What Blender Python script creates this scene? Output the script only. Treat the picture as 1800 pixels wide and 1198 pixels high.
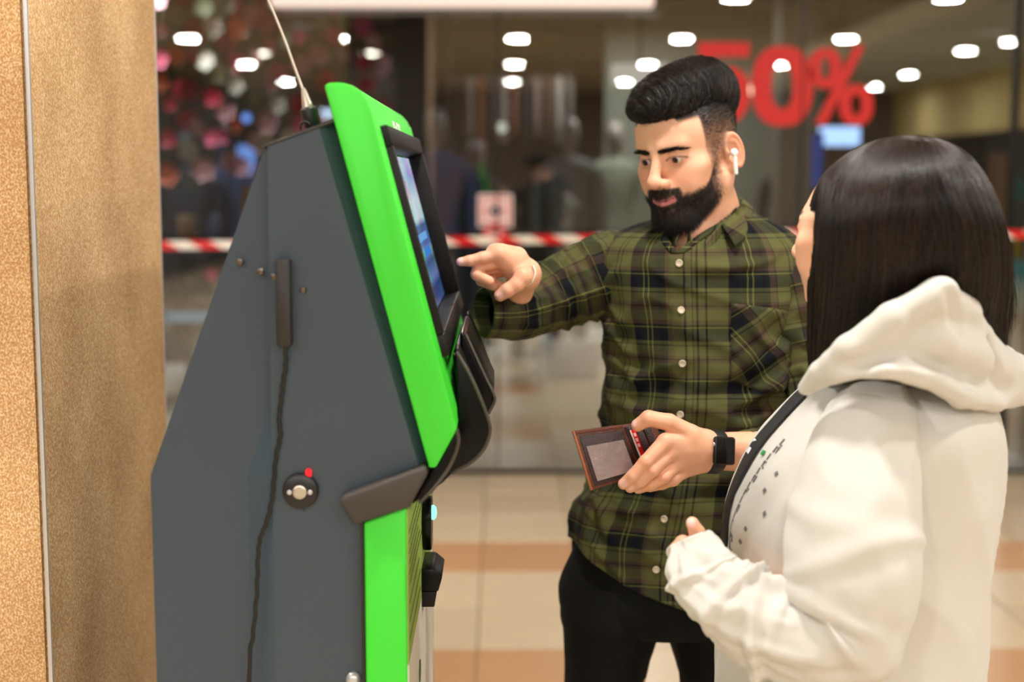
import bpy, bmesh, math, random
import numpy as np
from mathutils import Vector, Matrix

for o in list(bpy.data.objects):
    bpy.data.objects.remove(o)
random.seed(7)
rng = np.random.default_rng(7)
SC = bpy.context.scene
COL = SC.collection
PI = math.pi

# ------------------------------------------------------------------ camera, world, exposure
FPX, CX, CY, CAMZ = 2500.0, 900.0, 599.0, 1.62
PITCH = math.atan(290 / FPX)
YAW = math.atan(19 / FPX)
cam_data = bpy.data.cameras.new('camera')
cam = bpy.data.objects.new('camera', cam_data)
COL.objects.link(cam)
cam.location = (0, 0, CAMZ)
cam.rotation_euler = (PI / 2 - PITCH, 0, -YAW)
cam_data.sensor_width = 36.0
cam_data.lens = FPX / 1800 * 36.0
cam_data.clip_start = 0.05
cam_data.clip_end = 100
cam_data.dof.use_dof = True
cam_data.dof.focus_distance = 2.06
cam_data.dof.aperture_fstop = 2.4
SC.camera = cam

world = bpy.data.worlds.new('world')
SC.world = world
world.use_nodes = True
wb = world.node_tree.nodes['Background']
wb.inputs[0].default_value = (1.0, 0.95, 0.88, 1)
wb.inputs[1].default_value = 0.25

SC.view_settings.view_transform = 'Standard'
SC.view_settings.look = 'None'
SC.view_settings.gamma = 1.0
SC.view_settings.use_curve_mapping = False
SC.view_settings.exposure = 0.24
SC.cycles.use_denoising = True
SC.cycles.max_bounces = 8
SC.cycles.transparent_max_bounces = 16
SC.cycles.caustics_reflective = False
SC.cycles.caustics_refractive = False
SC.cycles.sample_clamp_indirect = 6.0

LAMP_W = 36.0        # radiant power of one mall downlight
SHOP_W = 17.0

# ------------------------------------------------------------------ helpers
_cp, _sp, _cy, _sy = math.cos(PITCH), math.sin(PITCH), math.cos(YAW), math.sin(YAW)
FW = np.array([_sy * _cp, _cy * _cp, -_sp])
RT = np.array([_cy, -_sy, 0.0])
UP = np.cross(RT, FW)


def W(px, py, Y):
    """real-world point that lies at world depth Y on the line of sight measured in the photograph"""
    d = FW + (px - CX) / FPX * RT - (py - CY) / FPX * UP
    t = Y / d[1]
    return np.array([0, 0, CAMZ]) + d * t


ORG = {}


def empty(name, loc, label=None, cat=None, group=None, parent=None):
    o = bpy.data.objects.new(name, None)
    COL.objects.link(o)
    o.empty_display_size = 0.1
    o.location = loc
    ORG[o.name] = np.array(loc, float)
    if label:
        o['label'] = label
    if cat:
        o['category'] = cat
    if group:
        o['group'] = group
    if parent:
        o.parent = parent
    return o


def tag(o, label=None, cat=None, group=None, kind=None):
    if label:
        o['label'] = label
    if cat:
        o['category'] = cat
    if group:
        o['group'] = group
    if kind:
        o['kind'] = kind
    return o


def mk(name, V, F, mat=None, parent=None, smooth=True, attrs=None, label=None, kind=None, sharp=None):
    """one mesh object; V in world coordinates"""
    V = np.asarray(V, float)
    org = ORG[parent.name] if parent is not None else np.zeros(3)
    me = bpy.data.meshes.new(name)
    if isinstance(F, np.ndarray):
        nf, k = F.shape
        me.vertices.add(len(V))
        me.vertices.foreach_set('co', (V - org).astype(np.float32).ravel())
        me.loops.add(nf * k)
        me.loops.foreach_set('vertex_index', F.astype(np.int32).ravel())
        me.polygons.add(nf)
        me.polygons.foreach_set('loop_start', np.arange(0, nf * k, k, dtype=np.int32))
        me.polygons.foreach_set('loop_total', np.full(nf, k, dtype=np.int32))
        me.update(calc_edges=True)
        me.validate()
    else:
        me.from_pydata([tuple(v) for v in (V - org)], [], [tuple(f) for f in F])
        me.update()
    if smooth:
        me.polygons.foreach_set('use_smooth', np.ones(len(me.polygons), dtype=bool))
        if sharp:
            me.set_sharp_from_angle(angle=math.radians(sharp))
    if attrs:
        for k, a in attrs.items():
            a = np.asarray(a, np.float32)
            if a.ndim == 1:
                at = me.attributes.new(k, 'FLOAT', 'POINT')
                at.data.foreach_set('value', a)
            else:
                at = me.attributes.new(k, 'FLOAT_VECTOR', 'POINT')
                at.data.foreach_set('vector', a.ravel())
    o = bpy.data.objects.new(name, me)
    COL.objects.link(o)
    if mat:
        me.materials.append(mat)
    if parent is not None:
        o.parent = parent
        ORG[o.name] = org
    else:
        ORG[o.name] = np.zeros(3)
    if label:
        o['label'] = label
    if kind:
        o['kind'] = kind
    return o


class MB:
    """collects simple solids into one mesh"""

    def __init__(s):
        s.v, s.f = [], []

    def add(s, V, F):
        b = len(s.v)
        s.v += [tuple(map(float, v)) for v in V]
        s.f += [tuple(b + int(i) for i in f) for f in F]
        return s

    def box(s, c, d, R=None):
        c = np.array(c, float)
        h = np.array(d, float) / 2
        P = np.array([[x, y, z] for x in (-1, 1) for y in (-1, 1) for z in (-1, 1)]) * h
        if R is not None:
            P = P @ np.array(R).T
        return s.add(P + c, [(0, 1, 3, 2), (4, 6, 7, 5), (0, 4, 5, 1), (2, 3, 7, 6), (0, 2, 6, 4), (1, 5, 7, 3)])

    def prism(s, poly, vec):
        """poly: list of world points (planar), swept by vec"""
        P = np.array(poly, float)
        n = len(P)
        Q = P + np.array(vec, float)
        F = [tuple(range(n))[::-1], tuple(range(n, 2 * n))]
        F += [(i, (i + 1) % n, n + (i + 1) % n, n + i) for i in range(n)]
        return s.add(np.vstack([P, Q]), F)

    def tube(s, pts, r, n=8):
        V, F = tube_mesh(pts, r, n)
        return s.add(V, F)

    def lathe(s, prof, c, axis, n=24):
        """prof: list of (radius, height along axis)"""
        ax = np.array(axis, float)
        ax /= np.linalg.norm(ax)
        t = np.array([1, 0, 0]) if abs(ax[0]) < .8 else np.array([0, 1, 0])
        u = np.cross(ax, t)
        u /= np.linalg.norm(u)
        w = np.cross(ax, u)
        V, F = [], []
        m = len(prof)
        for r, h in prof:
            for k in range(n):
                a = 2 * PI * k / n
                V.append(np.array(c) + ax * h + (u * math.cos(a) + w * math.sin(a)) * r)
        for i in range(m - 1):
            for k in range(n):
                F.append((i * n + k, i * n + (k + 1) % n, (i + 1) * n + (k + 1) % n, (i + 1) * n + k))
        F.append(tuple(range(n))[::-1])
        F.append(tuple(range((m - 1) * n, m * n)))
        return s.add(V, F)

    def build(s, name, mat, parent=None, bevel=0, smooth=True, segs=2, label=None, kind=None, sharp=35):
        o = mk(name, s.v, s.f, mat, parent, smooth=False, label=label, kind=kind)
        bm = bmesh.new()
        bm.from_mesh(o.data)
        bmesh.ops.recalc_face_normals(bm, faces=bm.faces)
        if bevel:
            ed = [e for e in bm.edges if len(e.link_faces) == 2 and e.calc_face_angle(0) > math.radians(30)]
            bmesh.ops.bevel(bm, geom=ed, offset=bevel, segments=segs, affect='EDGES', profile=.5, clamp_overlap=True)
        bm.to_mesh(o.data)
        bm.free()
        if smooth:
            o.data.polygons.foreach_set('use_smooth', np.ones(len(o.data.polygons), dtype=bool))
            o.data.set_sharp_from_angle(angle=math.radians(sharp))
        return o


def tube_mesh(pts, r, n=8):
    P = np.array(pts, float)
    m = len(P)
    R = np.full(m, r, float) if np.isscalar(r) else np.array(r, float)
    T = np.gradient(P, axis=0)
    T /= np.linalg.norm(T, axis=1)[:, None] + 1e-12
    V = []
    ref = np.array([0, 0, 1.0]) if abs(T[0][2]) < .8 else np.array([1.0, 0, 0])
    u = np.cross(T[0], ref)
    for i in range(m):
        u = u - T[i] * np.dot(u, T[i])
        u /= np.linalg.norm(u) + 1e-12
        w = np.cross(T[i], u)
        for k in range(n):
            a = 2 * PI * k / n
            V.append(P[i] + (u * math.cos(a) + w * math.sin(a)) * R[i])
    F = []
    for i in range(m - 1):
        for k in range(n):
            F.append((i * n + k, i * n + (k + 1) % n, (i + 1) * n + (k + 1) % n, (i + 1) * n + k))
    F.append(tuple(range(n))[::-1])
    F.append(tuple(range((m - 1) * n, m * n)))
    return V, F


def cr(keys, n):
    """Catmull-Rom resampling of an array of key rows to n rows"""
    K = np.array(keys, float)
    m = len(K)
    t = np.linspace(0, m - 1, n)
    i = np.clip(np.floor(t).astype(int), 0, m - 2)
    f = (t - i)[:, None]
    p0, p1, p2, p3 = K[np.clip(i - 1, 0, m - 1)], K[i], K[i + 1], K[np.clip(i + 2, 0, m - 1)]
    return .5 * (2 * p1 + (p2 - p0) * f + (2 * p0 - 5 * p1 + 4 * p2 - p3) * f ** 2 + (3 * p1 - p0 - 3 * p2 + p3) * f ** 3)


def vnoise(p, seed=0):
    """smooth value noise in 3D, -1..1"""
    p = np.asarray(p, float)
    i = np.floor(p).astype(np.int64)
    f = p - i
    f = f * f * (3 - 2 * f)

    def h(a, b, c):
        n = (a * 374761393 + b * 668265263 + c * 2147483647 + seed * 974711) & 0x7fffffff
        n = ((n ^ (n >> 13)) * 1274126177) & 0x7fffffff
        n = n ^ (n >> 16)
        return (n & 0xffff) / 32767.5 - 1
    x, y, z = i[..., 0], i[..., 1], i[..., 2]
    fx, fy, fz = f[..., 0], f[..., 1], f[..., 2]
    r = 0
    for dx in (0, 1):
        for dy in (0, 1):
            for dz in (0, 1):
                w = (fx if dx else 1 - fx) * (fy if dy else 1 - fy) * (fz if dz else 1 - fz)
                r = r + w * h(x + dx, y + dy, z + dz)
    return r


# ------------------------------------------------------------------ materials
def lin(c):
    c = np.array(c, float) / 255.0
    return tuple(np.where(c <= .04045, c / 12.92, ((c + .055) / 1.055) ** 2.4)) + (1.0,)


def mat(name, col, rough=.5, metal=0., spec=.5, emit=None, estr=0., sss=0., coat=0., bump=0., bscale=200., var=0., vscale=8., sheen=0.):
    m = bpy.data.materials.new(name)
    m.use_nodes = True
    nt = m.node_tree
    b = nt.nodes['Principled BSDF']
    c = lin(col) if max(col) > 1.001 else tuple(col) + (1.0,)
    b.inputs['Base Color'].default_value = c
    b.inputs['Roughness'].default_value = rough
    b.inputs['Metallic'].default_value = metal
    b.inputs['Specular IOR Level'].default_value = spec
    if emit:
        b.inputs['Emission Color'].default_value = lin(emit)
        b.inputs['Emission Strength'].default_value = estr
    if sss:
        b.inputs['Subsurface Weight'].default_value = sss
        b.inputs['Subsurface Radius'].default_value = (.012, .004, .002)
        b.inputs['Subsurface Scale'].default_value = .6
    if coat:
        b.inputs['Coat Weight'].default_value = coat
    if sheen:
        b.inputs['Sheen Weight'].default_value = sheen
    tc = None
    if bump or var:
        tc = nt.nodes.new('ShaderNodeTexCoord')
    if bump:
        n = nt.nodes.new('ShaderNodeTexNoise')
        n.inputs['Scale'].default_value = bscale
        n.inputs['Detail'].default_value = 3
        bp = nt.nodes.new('ShaderNodeBump')
        bp.inputs['Strength'].default_value = bump
        bp.inputs['Distance'].default_value = .002
        nt.links.new(tc.outputs['Object'], n.inputs['Vector'])
        nt.links.new(n.outputs['Fac'], bp.inputs['Height'])
        nt.links.new(bp.outputs['Normal'], b.inputs['Normal'])
    if var:
        n = nt.nodes.new('ShaderNodeTexNoise')
        n.inputs['Scale'].default_value = vscale
        n.inputs['Detail'].default_value = 4
        mx = nt.nodes.new('ShaderNodeMix')
        mx.data_type = 'RGBA'
        mx.inputs[6].default_value = tuple(x * (1 - var) for x in c[:3]) + (1,)
        mx.inputs[7].default_value = tuple(min(1, x * (1 + var)) for x in c[:3]) + (1,)
        nt.links.new(tc.outputs['Object'], n.inputs['Vector'])
        nt.links.new(n.outputs['Fac'], mx.inputs[0])
        nt.links.new(mx.outputs[2], b.inputs['Base Color'])
    return m


def emat(name, col, s):
    m = bpy.data.materials.new(name)
    m.use_nodes = True
    nt = m.node_tree
    nt.nodes.remove(nt.nodes['Principled BSDF'])
    e = nt.nodes.new('ShaderNodeEmission')
    e.inputs[0].default_value = lin(col)
    e.inputs[1].default_value = s
    nt.links.new(e.outputs[0], nt.nodes['Material Output'].inputs[0])
    return m


def ramp(nt, stops, interp='CONSTANT'):
    r = nt.nodes.new('ShaderNodeValToRGB')
    r.color_ramp.interpolation = interp
    el = r.color_ramp.elements
    while len(el) < len(stops):
        el.new(.5)
    for e, (p, c) in zip(el, stops):
        e.position = p
        e.color = lin(c)
    return r


def glass_mat(name, refl, tint, rough=0.0):
    m = bpy.data.materials.new(name)
    m.use_nodes = True
    nt = m.node_tree
    nt.nodes.remove(nt.nodes['Principled BSDF'])
    t = nt.nodes.new('ShaderNodeBsdfTransparent')
    t.inputs[0].default_value = tint
    g = nt.nodes.new('ShaderNodeBsdfGlossy')
    g.inputs['Roughness'].default_value = rough
    g.inputs['Color'].default_value = (1, 1, 1, 1)
    fr = nt.nodes.new('ShaderNodeFresnel')
    fr.inputs[0].default_value = refl
    mx = nt.nodes.new('ShaderNodeMixShader')
    nt.links.new(fr.outputs[0], mx.inputs[0])
    nt.links.new(t.outputs[0], mx.inputs[1])
    nt.links.new(g.outputs[0], mx.inputs[2])
    nt.links.new(mx.outputs[0], nt.nodes['Material Output'].inputs[0])
    return m


# ------------------------------------------------------------------ implicit surfaces
def smin(a, b, k):
    h = np.maximum(k - np.abs(a - b), 0) / k
    return np.minimum(a, b) - h * h * k * .25


def smax(a, b, k):
    return -smin(-a, -b, k)


def cap(p, a, b, ra, rb=None):
    rb = ra if rb is None else rb
    a = np.asarray(a, float)
    b = np.asarray(b, float)
    ba = b - a
    t = np.clip(((p - a) @ ba) / (ba @ ba + 1e-12), 0, 1)
    d = p - a - t[:, None] * ba
    return np.sqrt((d * d).sum(1)) - (ra + t * (rb - ra))


def ell(p, c, r, R=None):
    q = p - np.asarray(c, float)
    if R is not None:
        q = q @ R
    r = np.asarray(r, float)
    k0 = np.sqrt(((q / r) ** 2).sum(1))
    k1 = np.sqrt(((q / (r * r)) ** 2).sum(1)) + 1e-9
    return k0 * (k0 - 1) / k1


def chain(p, pts, rs, k=.004):
    d = None
    for i in range(len(pts) - 1):
        c = cap(p, pts[i], pts[i + 1], rs[i], rs[i + 1])
        d = c if d is None else smin(d, c, k)
    return d


def surf(f, lo, hi, h, B=5, slack=1.9):
    """sparse evaluation of an implicit surface, then surface nets; returns verts, quads"""
    lo = np.array(lo, float)
    hi = np.array(hi, float)
    nb = np.ceil((hi - lo) / (h * B)).astype(int)
    n = nb * B
    # block centres
    g = [lo[i] + (np.arange(nb[i]) + .5) * B * h - .5 * h for i in range(3)]
    C = np.stack(np.meshgrid(*g, indexing='ij'), -1).reshape(-1, 3)
    fc = f(C)
    val = np.repeat(np.repeat(np.repeat(fc.reshape(nb), B, 0), B, 1), B, 2).astype(np.float32)
    act = np.where(np.abs(fc) < slack * B * h)[0]
    off = np.stack(np.meshgrid(*[np.arange(B)] * 3, indexing='ij'), -1).reshape(-1, 3)
    bi = np.stack(np.unravel_index(act, nb), -1)
    for s in range(0, len(act), 4000):
        idx = (bi[s:s + 4000, None, :] * B + off[None]).reshape(-1, 3)
        v = f(lo + idx * h)
        val[idx[:, 0], idx[:, 1], idx[:, 2]] = v
    ins = val < 0
    cs = ins[:-1, :-1, :-1].astype(np.int8)
    cnt = sum(ins[a:a + n[0] - 1, b:b + n[1] - 1, c:c + n[2] - 1].astype(np.int8) for a in (0, 1) for b in (0, 1) for c in (0, 1))
    cells = np.argwhere((cnt > 0) & (cnt < 8))
    vid = np.full(n - 1, -1, np.int64)
    vid[cells[:, 0], cells[:, 1], cells[:, 2]] = np.arange(len(cells))
    acc = np.zeros((len(cells), 3))
    num = np.zeros(len(cells))
    corners = [(a, b, c) for a in (0, 1) for b in (0, 1) for c in (0, 1)]
    cv = {c: val[cells[:, 0] + c[0], cells[:, 1] + c[1], cells[:, 2] + c[2]] for c in corners}
    for c in corners:
        for ax in range(3):
            if c[ax] == 0:
                e = list(c)
                e[ax] = 1
                e = tuple(e)
                v0, v1 = cv[c], cv[e]
                m = (v0 < 0) != (v1 < 0)
                t = np.where(m, v0 / np.where(m, v0 - v1, 1), 0)
                pt = np.array(c, float)[None] + 0 * acc
                pt[:, ax] = t
                acc += pt * m[:, None]
                num += m
    V = lo + (cells + acc / num[:, None]) * h
    F = []
    for ax in range(3):
        u, w = (ax + 1) % 3, (ax + 2) % 3
        sl0 = [slice(None)] * 3
        sl1 = [slice(None)] * 3
        sl0[ax] = slice(0, -1)
        sl1[ax] = slice(1, None)
        a, b = ins[tuple(sl0)], ins[tuple(sl1)]
        E = np.argwhere(a != b)
        ok = (E[:, u] > 0) & (E[:, w] > 0) & (E[:, u] < n[u] - 1) & (E[:, w] < n[w] - 1)
        E = E[ok]
        fl = a[E[:, 0], E[:, 1], E[:, 2]]

        def g2(du, dw):
            q = E.copy()
            q[:, u] -= du
            q[:, w] -= dw
            return vid[q[:, 0], q[:, 1], q[:, 2]]
        Q = np.stack([g2(1, 1), g2(0, 1), g2(0, 0), g2(1, 0)], 1)
        Q[~fl] = Q[~fl][:, ::-1]
        F.append(Q)
    F = np.vstack(F)
    F = F[(F >= 0).all(1)]
    for _ in range(2):
        d = f(V)
        gr = grad(f, V, h * .5)
        V = V - np.clip(d, -h, h)[:, None] * gr
    return V, F


def grad(f, V, e):
    G = np.stack([f(V + np.eye(3)[i] * e) - f(V - np.eye(3)[i] * e) for i in range(3)], 1)
    return G / (np.linalg.norm(G, axis=1)[:, None] + 1e-9)


def hair_obj(name, P, rad, mat_, parent, label=None):
    """P: (n strands, m points, 3) in world coordinates"""
    n, m = P.shape[:2]
    hc = bpy.data.hair_curves.new(name)
    hc.add_curves([m] * n)
    org = ORG[parent.name]
    hc.position_data.foreach_set('vector', (P - org).astype(np.float32).ravel())
    at = hc.attributes.get('radius') or hc.attributes.new('radius', 'FLOAT', 'POINT')
    R = np.broadcast_to(rad, (n, m)) if not np.isscalar(rad) else np.full((n, m), rad)
    at.data.foreach_set('value', R.astype(np.float32).ravel())
    hc.materials.append(mat_)
    o = bpy.data.objects.new(name, hc)
    COL.objects.link(o)
    o.parent = parent
    ORG[o.name] = org
    o['kind'] = 'stuff'
    if label:
        o['label'] = label
    return o

# ================================================================== THE SETTING
GY = 7.655            # plane of the shop front glass
CEIL = 3.3


def tile_floor_mat():
    m = mat('floor_base', (190, 172, 146), rough=.35)
    nt = m.node_tree
    b = nt.nodes['Principled BSDF']
    tc = nt.nodes.new('ShaderNodeTexCoord')
    mp = nt.nodes.new('ShaderNodeMapping')
    mp.inputs['Location'].default_value = (.084, -.38, 0)
    br = nt.nodes.new('ShaderNodeTexBrick')
    br.offset = 0
    br.squash = 1
    br.inputs['Color1'].default_value = lin((205, 186, 156))
    br.inputs['Color2'].default_value = lin((196, 178, 150))
    br.inputs['Mortar'].default_value = lin((150, 130, 105))
    br.inputs['Scale'].default_value = 1
    br.inputs['Mortar Size'].default_value = .004
    br.inputs['Brick Width'].default_value = .397
    br.inputs['Row Height'].default_value = .485
    nt.links.new(tc.outputs['Object'], mp.inputs[0])
    nt.links.new(mp.outputs[0], br.inputs[0])
    nt.links.new(br.outputs[0], b.inputs[0])
    return m


def tile_mat(name, col):
    m = mat(name, col, rough=.3, var=.05, vscale=6)
    nt = m.node_tree
    b = nt.nodes['Principled BSDF']
    src = b.inputs['Base Color'].links[0].from_socket
    oi = nt.nodes.new('ShaderNodeObjectInfo')
    mr = nt.nodes.new('ShaderNodeMapRange')
    mr.inputs[3].default_value = .93
    mr.inputs[4].default_value = 1.06
    hs = nt.nodes.new('ShaderNodeHueSaturation')
    nt.links.new(oi.outputs['Random'], mr.inputs[0])
    nt.links.new(mr.outputs[0], hs.inputs['Value'])
    nt.links.new(src, hs.inputs['Color'])
    nt.links.new(hs.outputs[0], b.inputs['Base Color'])
    return m


def cork_mat():
    m = mat('cork_panel', (172, 120, 66), rough=.75)
    nt = m.node_tree
    b = nt.nodes['Principled BSDF']
    tc = nt.nodes.new('ShaderNodeTexCoord')
    mp = nt.nodes.new('ShaderNodeMapping')
    mp.inputs['Scale'].default_value = (1, 1, .75)
    n1 = nt.nodes.new('ShaderNodeTexNoise')
    n1.inputs['Scale'].default_value = 400
    n1.inputs['Detail'].default_value = 2
    r = ramp(nt, [(.34, (194, 146, 96)), (.47, (214, 170, 118)), (.56, (230, 194, 144)), (.68, (248, 222, 180))], 'LINEAR')
    n2 = nt.nodes.new('ShaderNodeTexNoise')
    n2.inputs['Scale'].default_value = 5
    n2.inputs['Detail'].default_value = 5
    mx = nt.nodes.new('ShaderNodeMix')
    mx.data_type = 'RGBA'
    mx.blend_type = 'MULTIPLY'
    mx.inputs[0].default_value = 1
    r2 = ramp(nt, [(.3, (222, 214, 205)), (.7, (255, 255, 255))], 'LINEAR')
    nt.links.new(tc.outputs['Object'], mp.inputs[0])
    nt.links.new(mp.outputs[0], n1.inputs['Vector'])
    nt.links.new(tc.outputs['Object'], n2.inputs['Vector'])
    nt.links.new(n1.outputs['Fac'], r.inputs[0])
    nt.links.new(n2.outputs['Fac'], r2.inputs[0])
    nt.links.new(r.outputs[0], mx.inputs[6])
    nt.links.new(r2.outputs[0], mx.inputs[7])
    nt.links.new(mx.outputs[2], b.inputs[0])
    bp = nt.nodes.new('ShaderNodeBump')
    bp.inputs['Strength'].default_value = .3
    bp.inputs['Distance'].default_value = .001
    nt.links.new(n1.outputs['Fac'], bp.inputs['Height'])
    nt.links.new(bp.outputs['Normal'], b.inputs['Normal'])
    return m


M = {}
M['cream'] = tile_mat('cream_tile', (212, 190, 158))
M['brown'] = tile_mat('brown_tile', (200, 152, 108))
M['cork'] = cork_mat()
M['steel'] = mat('brushed_steel', (205, 205, 206), rough=.35, metal=.6)
M['ceil_brown'] = mat('taupe_ceiling', (164, 148, 122), rough=.9)
M['ceil_grey'] = mat('grey_ceiling', (214, 218, 206), rough=.9)
M['ceil_light'] = mat('pale_ceiling', (244, 240, 228), rough=.9)
M['wall_dark'] = mat('dark_wall', (84, 78, 72), rough=.8, var=.2, vscale=1.2)
M['shop_wall'] = mat('shop_wall', (128, 132, 120), rough=.85, var=.15, vscale=1)
M['frieze'] = mat('cream_frieze', (236, 214, 150), rough=.8)
M['white'] = mat('white_plastic', (238, 236, 230), rough=.4)
M['black'] = mat('black_plastic', (18, 18, 18), rough=.45)
M['wood'] = mat('shelf_wood', (120, 84, 52), rough=.6, var=.2, vscale=12)

structure = []


def struct(name, mb, m, parent=None, bevel=0):
    o = mb.build(name, m, parent, bevel=bevel, smooth=False)
    o['kind'] = 'structure'
    return o


# floor slab with individual tiles
floor = struct('floor', MB().box((1, 2, -.054), (14.6, 34, .1)), tile_floor_mat())
tile_me = {}
TX0, TW, TY0, TH = -.084, .397, 6.2, .485


def tile_src(key):
    a, b, t, c = TW / 2 - .003, TH / 2 - .003, .006, .0025
    V = [(x * a, y * b, -t) for x, y in ((-1, -1), (1, -1), (1, 1), (-1, 1))]
    V += [(x * a, y * b, -c) for x, y in ((-1, -1), (1, -1), (1, 1), (-1, 1))]
    V += [(x * (a - c), y * (b - c), 0) for x, y in ((-1, -1), (1, -1), (1, 1), (-1, 1))]
    Fc = [(8, 9, 10, 11)]
    for k in range(4):
        n = (k + 1) % 4
        Fc += [(k, n, 4 + n, 4 + k), (4 + k, 4 + n, 8 + n, 8 + k)]
    o = mk('tile', V, Fc, M[key], floor, smooth=False)
    return o


tile_proto = {}
for j in range(-4, 12):
    for i in range(-5, 9):
        key = 'cream'
        if j == -1:
            key = 'brown'
        elif (j == -4 and i % 4 in (0, 3)) or (j in (5, 9) and i % 3 == 0):
            key = 'brown'
        if key not in tile_proto:
            o = tile_proto[key] = tile_src(key)
        else:
            o = tile_proto[key].copy()
            COL.objects.link(o)
        o.location = (TX0 + (i + .5) * TW, TY0 + (j + .5) * TH, 0.0005 + .0008 * rng.random())

# ceilings: taupe field, pale strip, grey field
struct('ceiling', MB().box((-.7, -3.2, CEIL + .05), (9.4, 21.7, .1)), M['ceil_brown'])
struct('trim_ceiling_strip', MB().box((4.35, -3.2, CEIL + .03), (.7, 21.7, .1)), M['ceil_light'])
struct('ceiling_side', MB().box((6.45, -3.2, CEIL + .07), (3.5, 21.7, .1)), M['ceil_grey'])
struct('ceiling_shop', MB().box((1, 12.9, 3.16), (13, 10.4, .1)), mat('shop_ceiling', (110, 100, 82), rough=.9))
for k, (yy, dd) in enumerate(((9.3, .18), (11.6, .18), (14.2, .18))):
    struct('beam', MB().box((.4, yy, 3.06), (11, dd, .1)), M['wall_dark'])

# walls
struct('wall_rear', MB().box((1, -14.1, 1.6), (14.6, .2, 3.6)), mat('mall_rear', (120, 104, 88), rough=.8, var=.25, vscale=.6))
struct('wall_left', MB().box((-5.4, -3.2, 1.6), (.2, 21.7, 3.6)), M['wall_dark'])
wr = struct('wall_right', MB().box((8.2, -3.2, 1.2), (.2, 21.7, 2.3)), mat('storefront_dark', (46, 40, 36), rough=.4, var=.3, vscale=.8))
struct('trim_frieze', MB().box((8.15, -3.2, 2.83), (.3, 21.7, .96)), M['frieze'])
struct('wall_back', MB().box((1, 18.1, 1.5), (13, .2, 3.2)), M['wall_dark'])
struct('wall_shop_left', MB().box((-4.6, 12.9, 1.5), (.2, 10.4, 3.2)), M['wall_dark'])
struct('wall_shop_right', MB().box((6.2, 12.9, 1.5), (.2, 10.4, 3.2)), M['shop_wall'])
# partition inside the shop, pale greenish, behind the man, and the dark passage beside it
struct('wall_partition', MB().box((1.95, 13.2, 1.55), (2.0, .12, 3.1)), M['shop_wall'])
struct('pillar', MB().box((-.62, 11.6, 1.55), (.42, .42, 3.1)), mat('dark_brown_pillar', (58, 46, 40), rough=.6))
struct('pillar', MB().box((2.15, 10.6, 1.55), (.24, .3, 3.1)), mat('grey_pillar', (120, 112, 100), rough=.7))

# shop front: glass panes in a thin dark frame
sf = empty('window_1', (0, GY, 0))
sf['kind'] = 'structure'
gm = glass_mat('shop_glass', 2.1, (.80, .82, .82, 1))
PX = [-4.5, -2.9, -1.45, -.02, 1.6, 2.74, 4.2, 6.1]
for a, b in zip(PX[:-1], PX[1:]):
    MB().box(((a + b) / 2, GY, 1.53), (b - a - .012, .012, 2.98)).build('pane', gm, sf, smooth=False)
dm = mat('dark_metal', (34, 32, 32), rough=.4, metal=.6)
for x in PX[1:-1]:
    wd = .035 if abs(x - 2.74) < .01 else .010
    MB().box((x, GY, 1.53), (wd, .03, 2.98)).build('mullion', dm, sf, smooth=False)
MB().box((.8, GY, .012), (10.6, .05, .02)).build('threshold', dm, sf, smooth=False)
MB().box((.8, GY, 3.06), (10.6, .06, .12)).build('head_rail', dm, sf, smooth=False)
struct('wall_front_header', MB().box((1, GY, 3.24), (13, .12, .24)), M['wall_dark'])


# cork column with the metal corner strips
Xc, Yc0, Yc1 = W(69, 599, 1.95)[0], 1.95, 2.67
colm = struct('column', MB().box((Xc - .36, (Yc0 + Yc1) / 2, CEIL / 2), (.70, Yc1 - Yc0 - .02, CEIL)), M['wall_dark'])
for nm, c, d in (('panel', (Xc - .36, Yc0 + .004, CEIL / 2), (.704, .012, CEIL - .002)),
                 ('panel', (Xc - .006, (Yc0 + Yc1) / 2, CEIL / 2), (.012, Yc1 - Yc0 - .008, CEIL - .002)),
                 ('panel', (Xc - .714, (Yc0 + Yc1) / 2, CEIL / 2), (.012, Yc1 - Yc0 - .008, CEIL - .002))):
    MB().box(c, d).build(nm, M['cork'], colm, smooth=False)
MB().box((Xc - .001, Yc0 - .001, CEIL / 2), (.006, .006, CEIL)).build('corner_strip', M['steel'], colm, bevel=.001)
MB().box((Xc - .001, Yc1 + .000, CEIL / 2), (.004, .006, CEIL)).build('corner_strip', M['steel'], colm, bevel=.001)


# ------------------------------------------------------------------ lamps
lamp_glow = emat('lamp_diffuser', (255, 246, 228), 30)
lamp_ring = mat('lamp_ring', (225, 220, 210), rough=.4)


def downlight(x, y, z, power, label, group, r=.12, col=(1, .965, .91), proto={}):
    t = empty('ceiling_downlight', (x, y, z), label, 'ceiling light', group)
    key = (r,)
    if key not in proto:
        a = MB().lathe([(r + .03, 0), (r + .032, -.008), (r + .004, -.016), (r, -.010), (r, 0)], (x, y, z), (0, 0, 1), 24).build('ring', lamp_ring, t)
        d = MB().lathe([(r * .99, -.003), (r * .97, -.006), (.01, -.007)], (x, y, z), (0, 0, 1), 24).build('diffuser', lamp_glow, t)
        proto[key] = (a, d)
    else:
        for s in proto[key]:
            c = s.copy()
            COL.objects.link(c)
            c.parent = t
    if power:
        L = bpy.data.lights.new('downlight_lamp', 'AREA')
        L.shape = 'DISK'
        L.size = r * 1.9
        L.energy = power
        L.color = col
        lo = bpy.data.objects.new('downlight_lamp', L)
        COL.objects.link(lo)
        lo.location = (x, y, z - .03)
    return t


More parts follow.
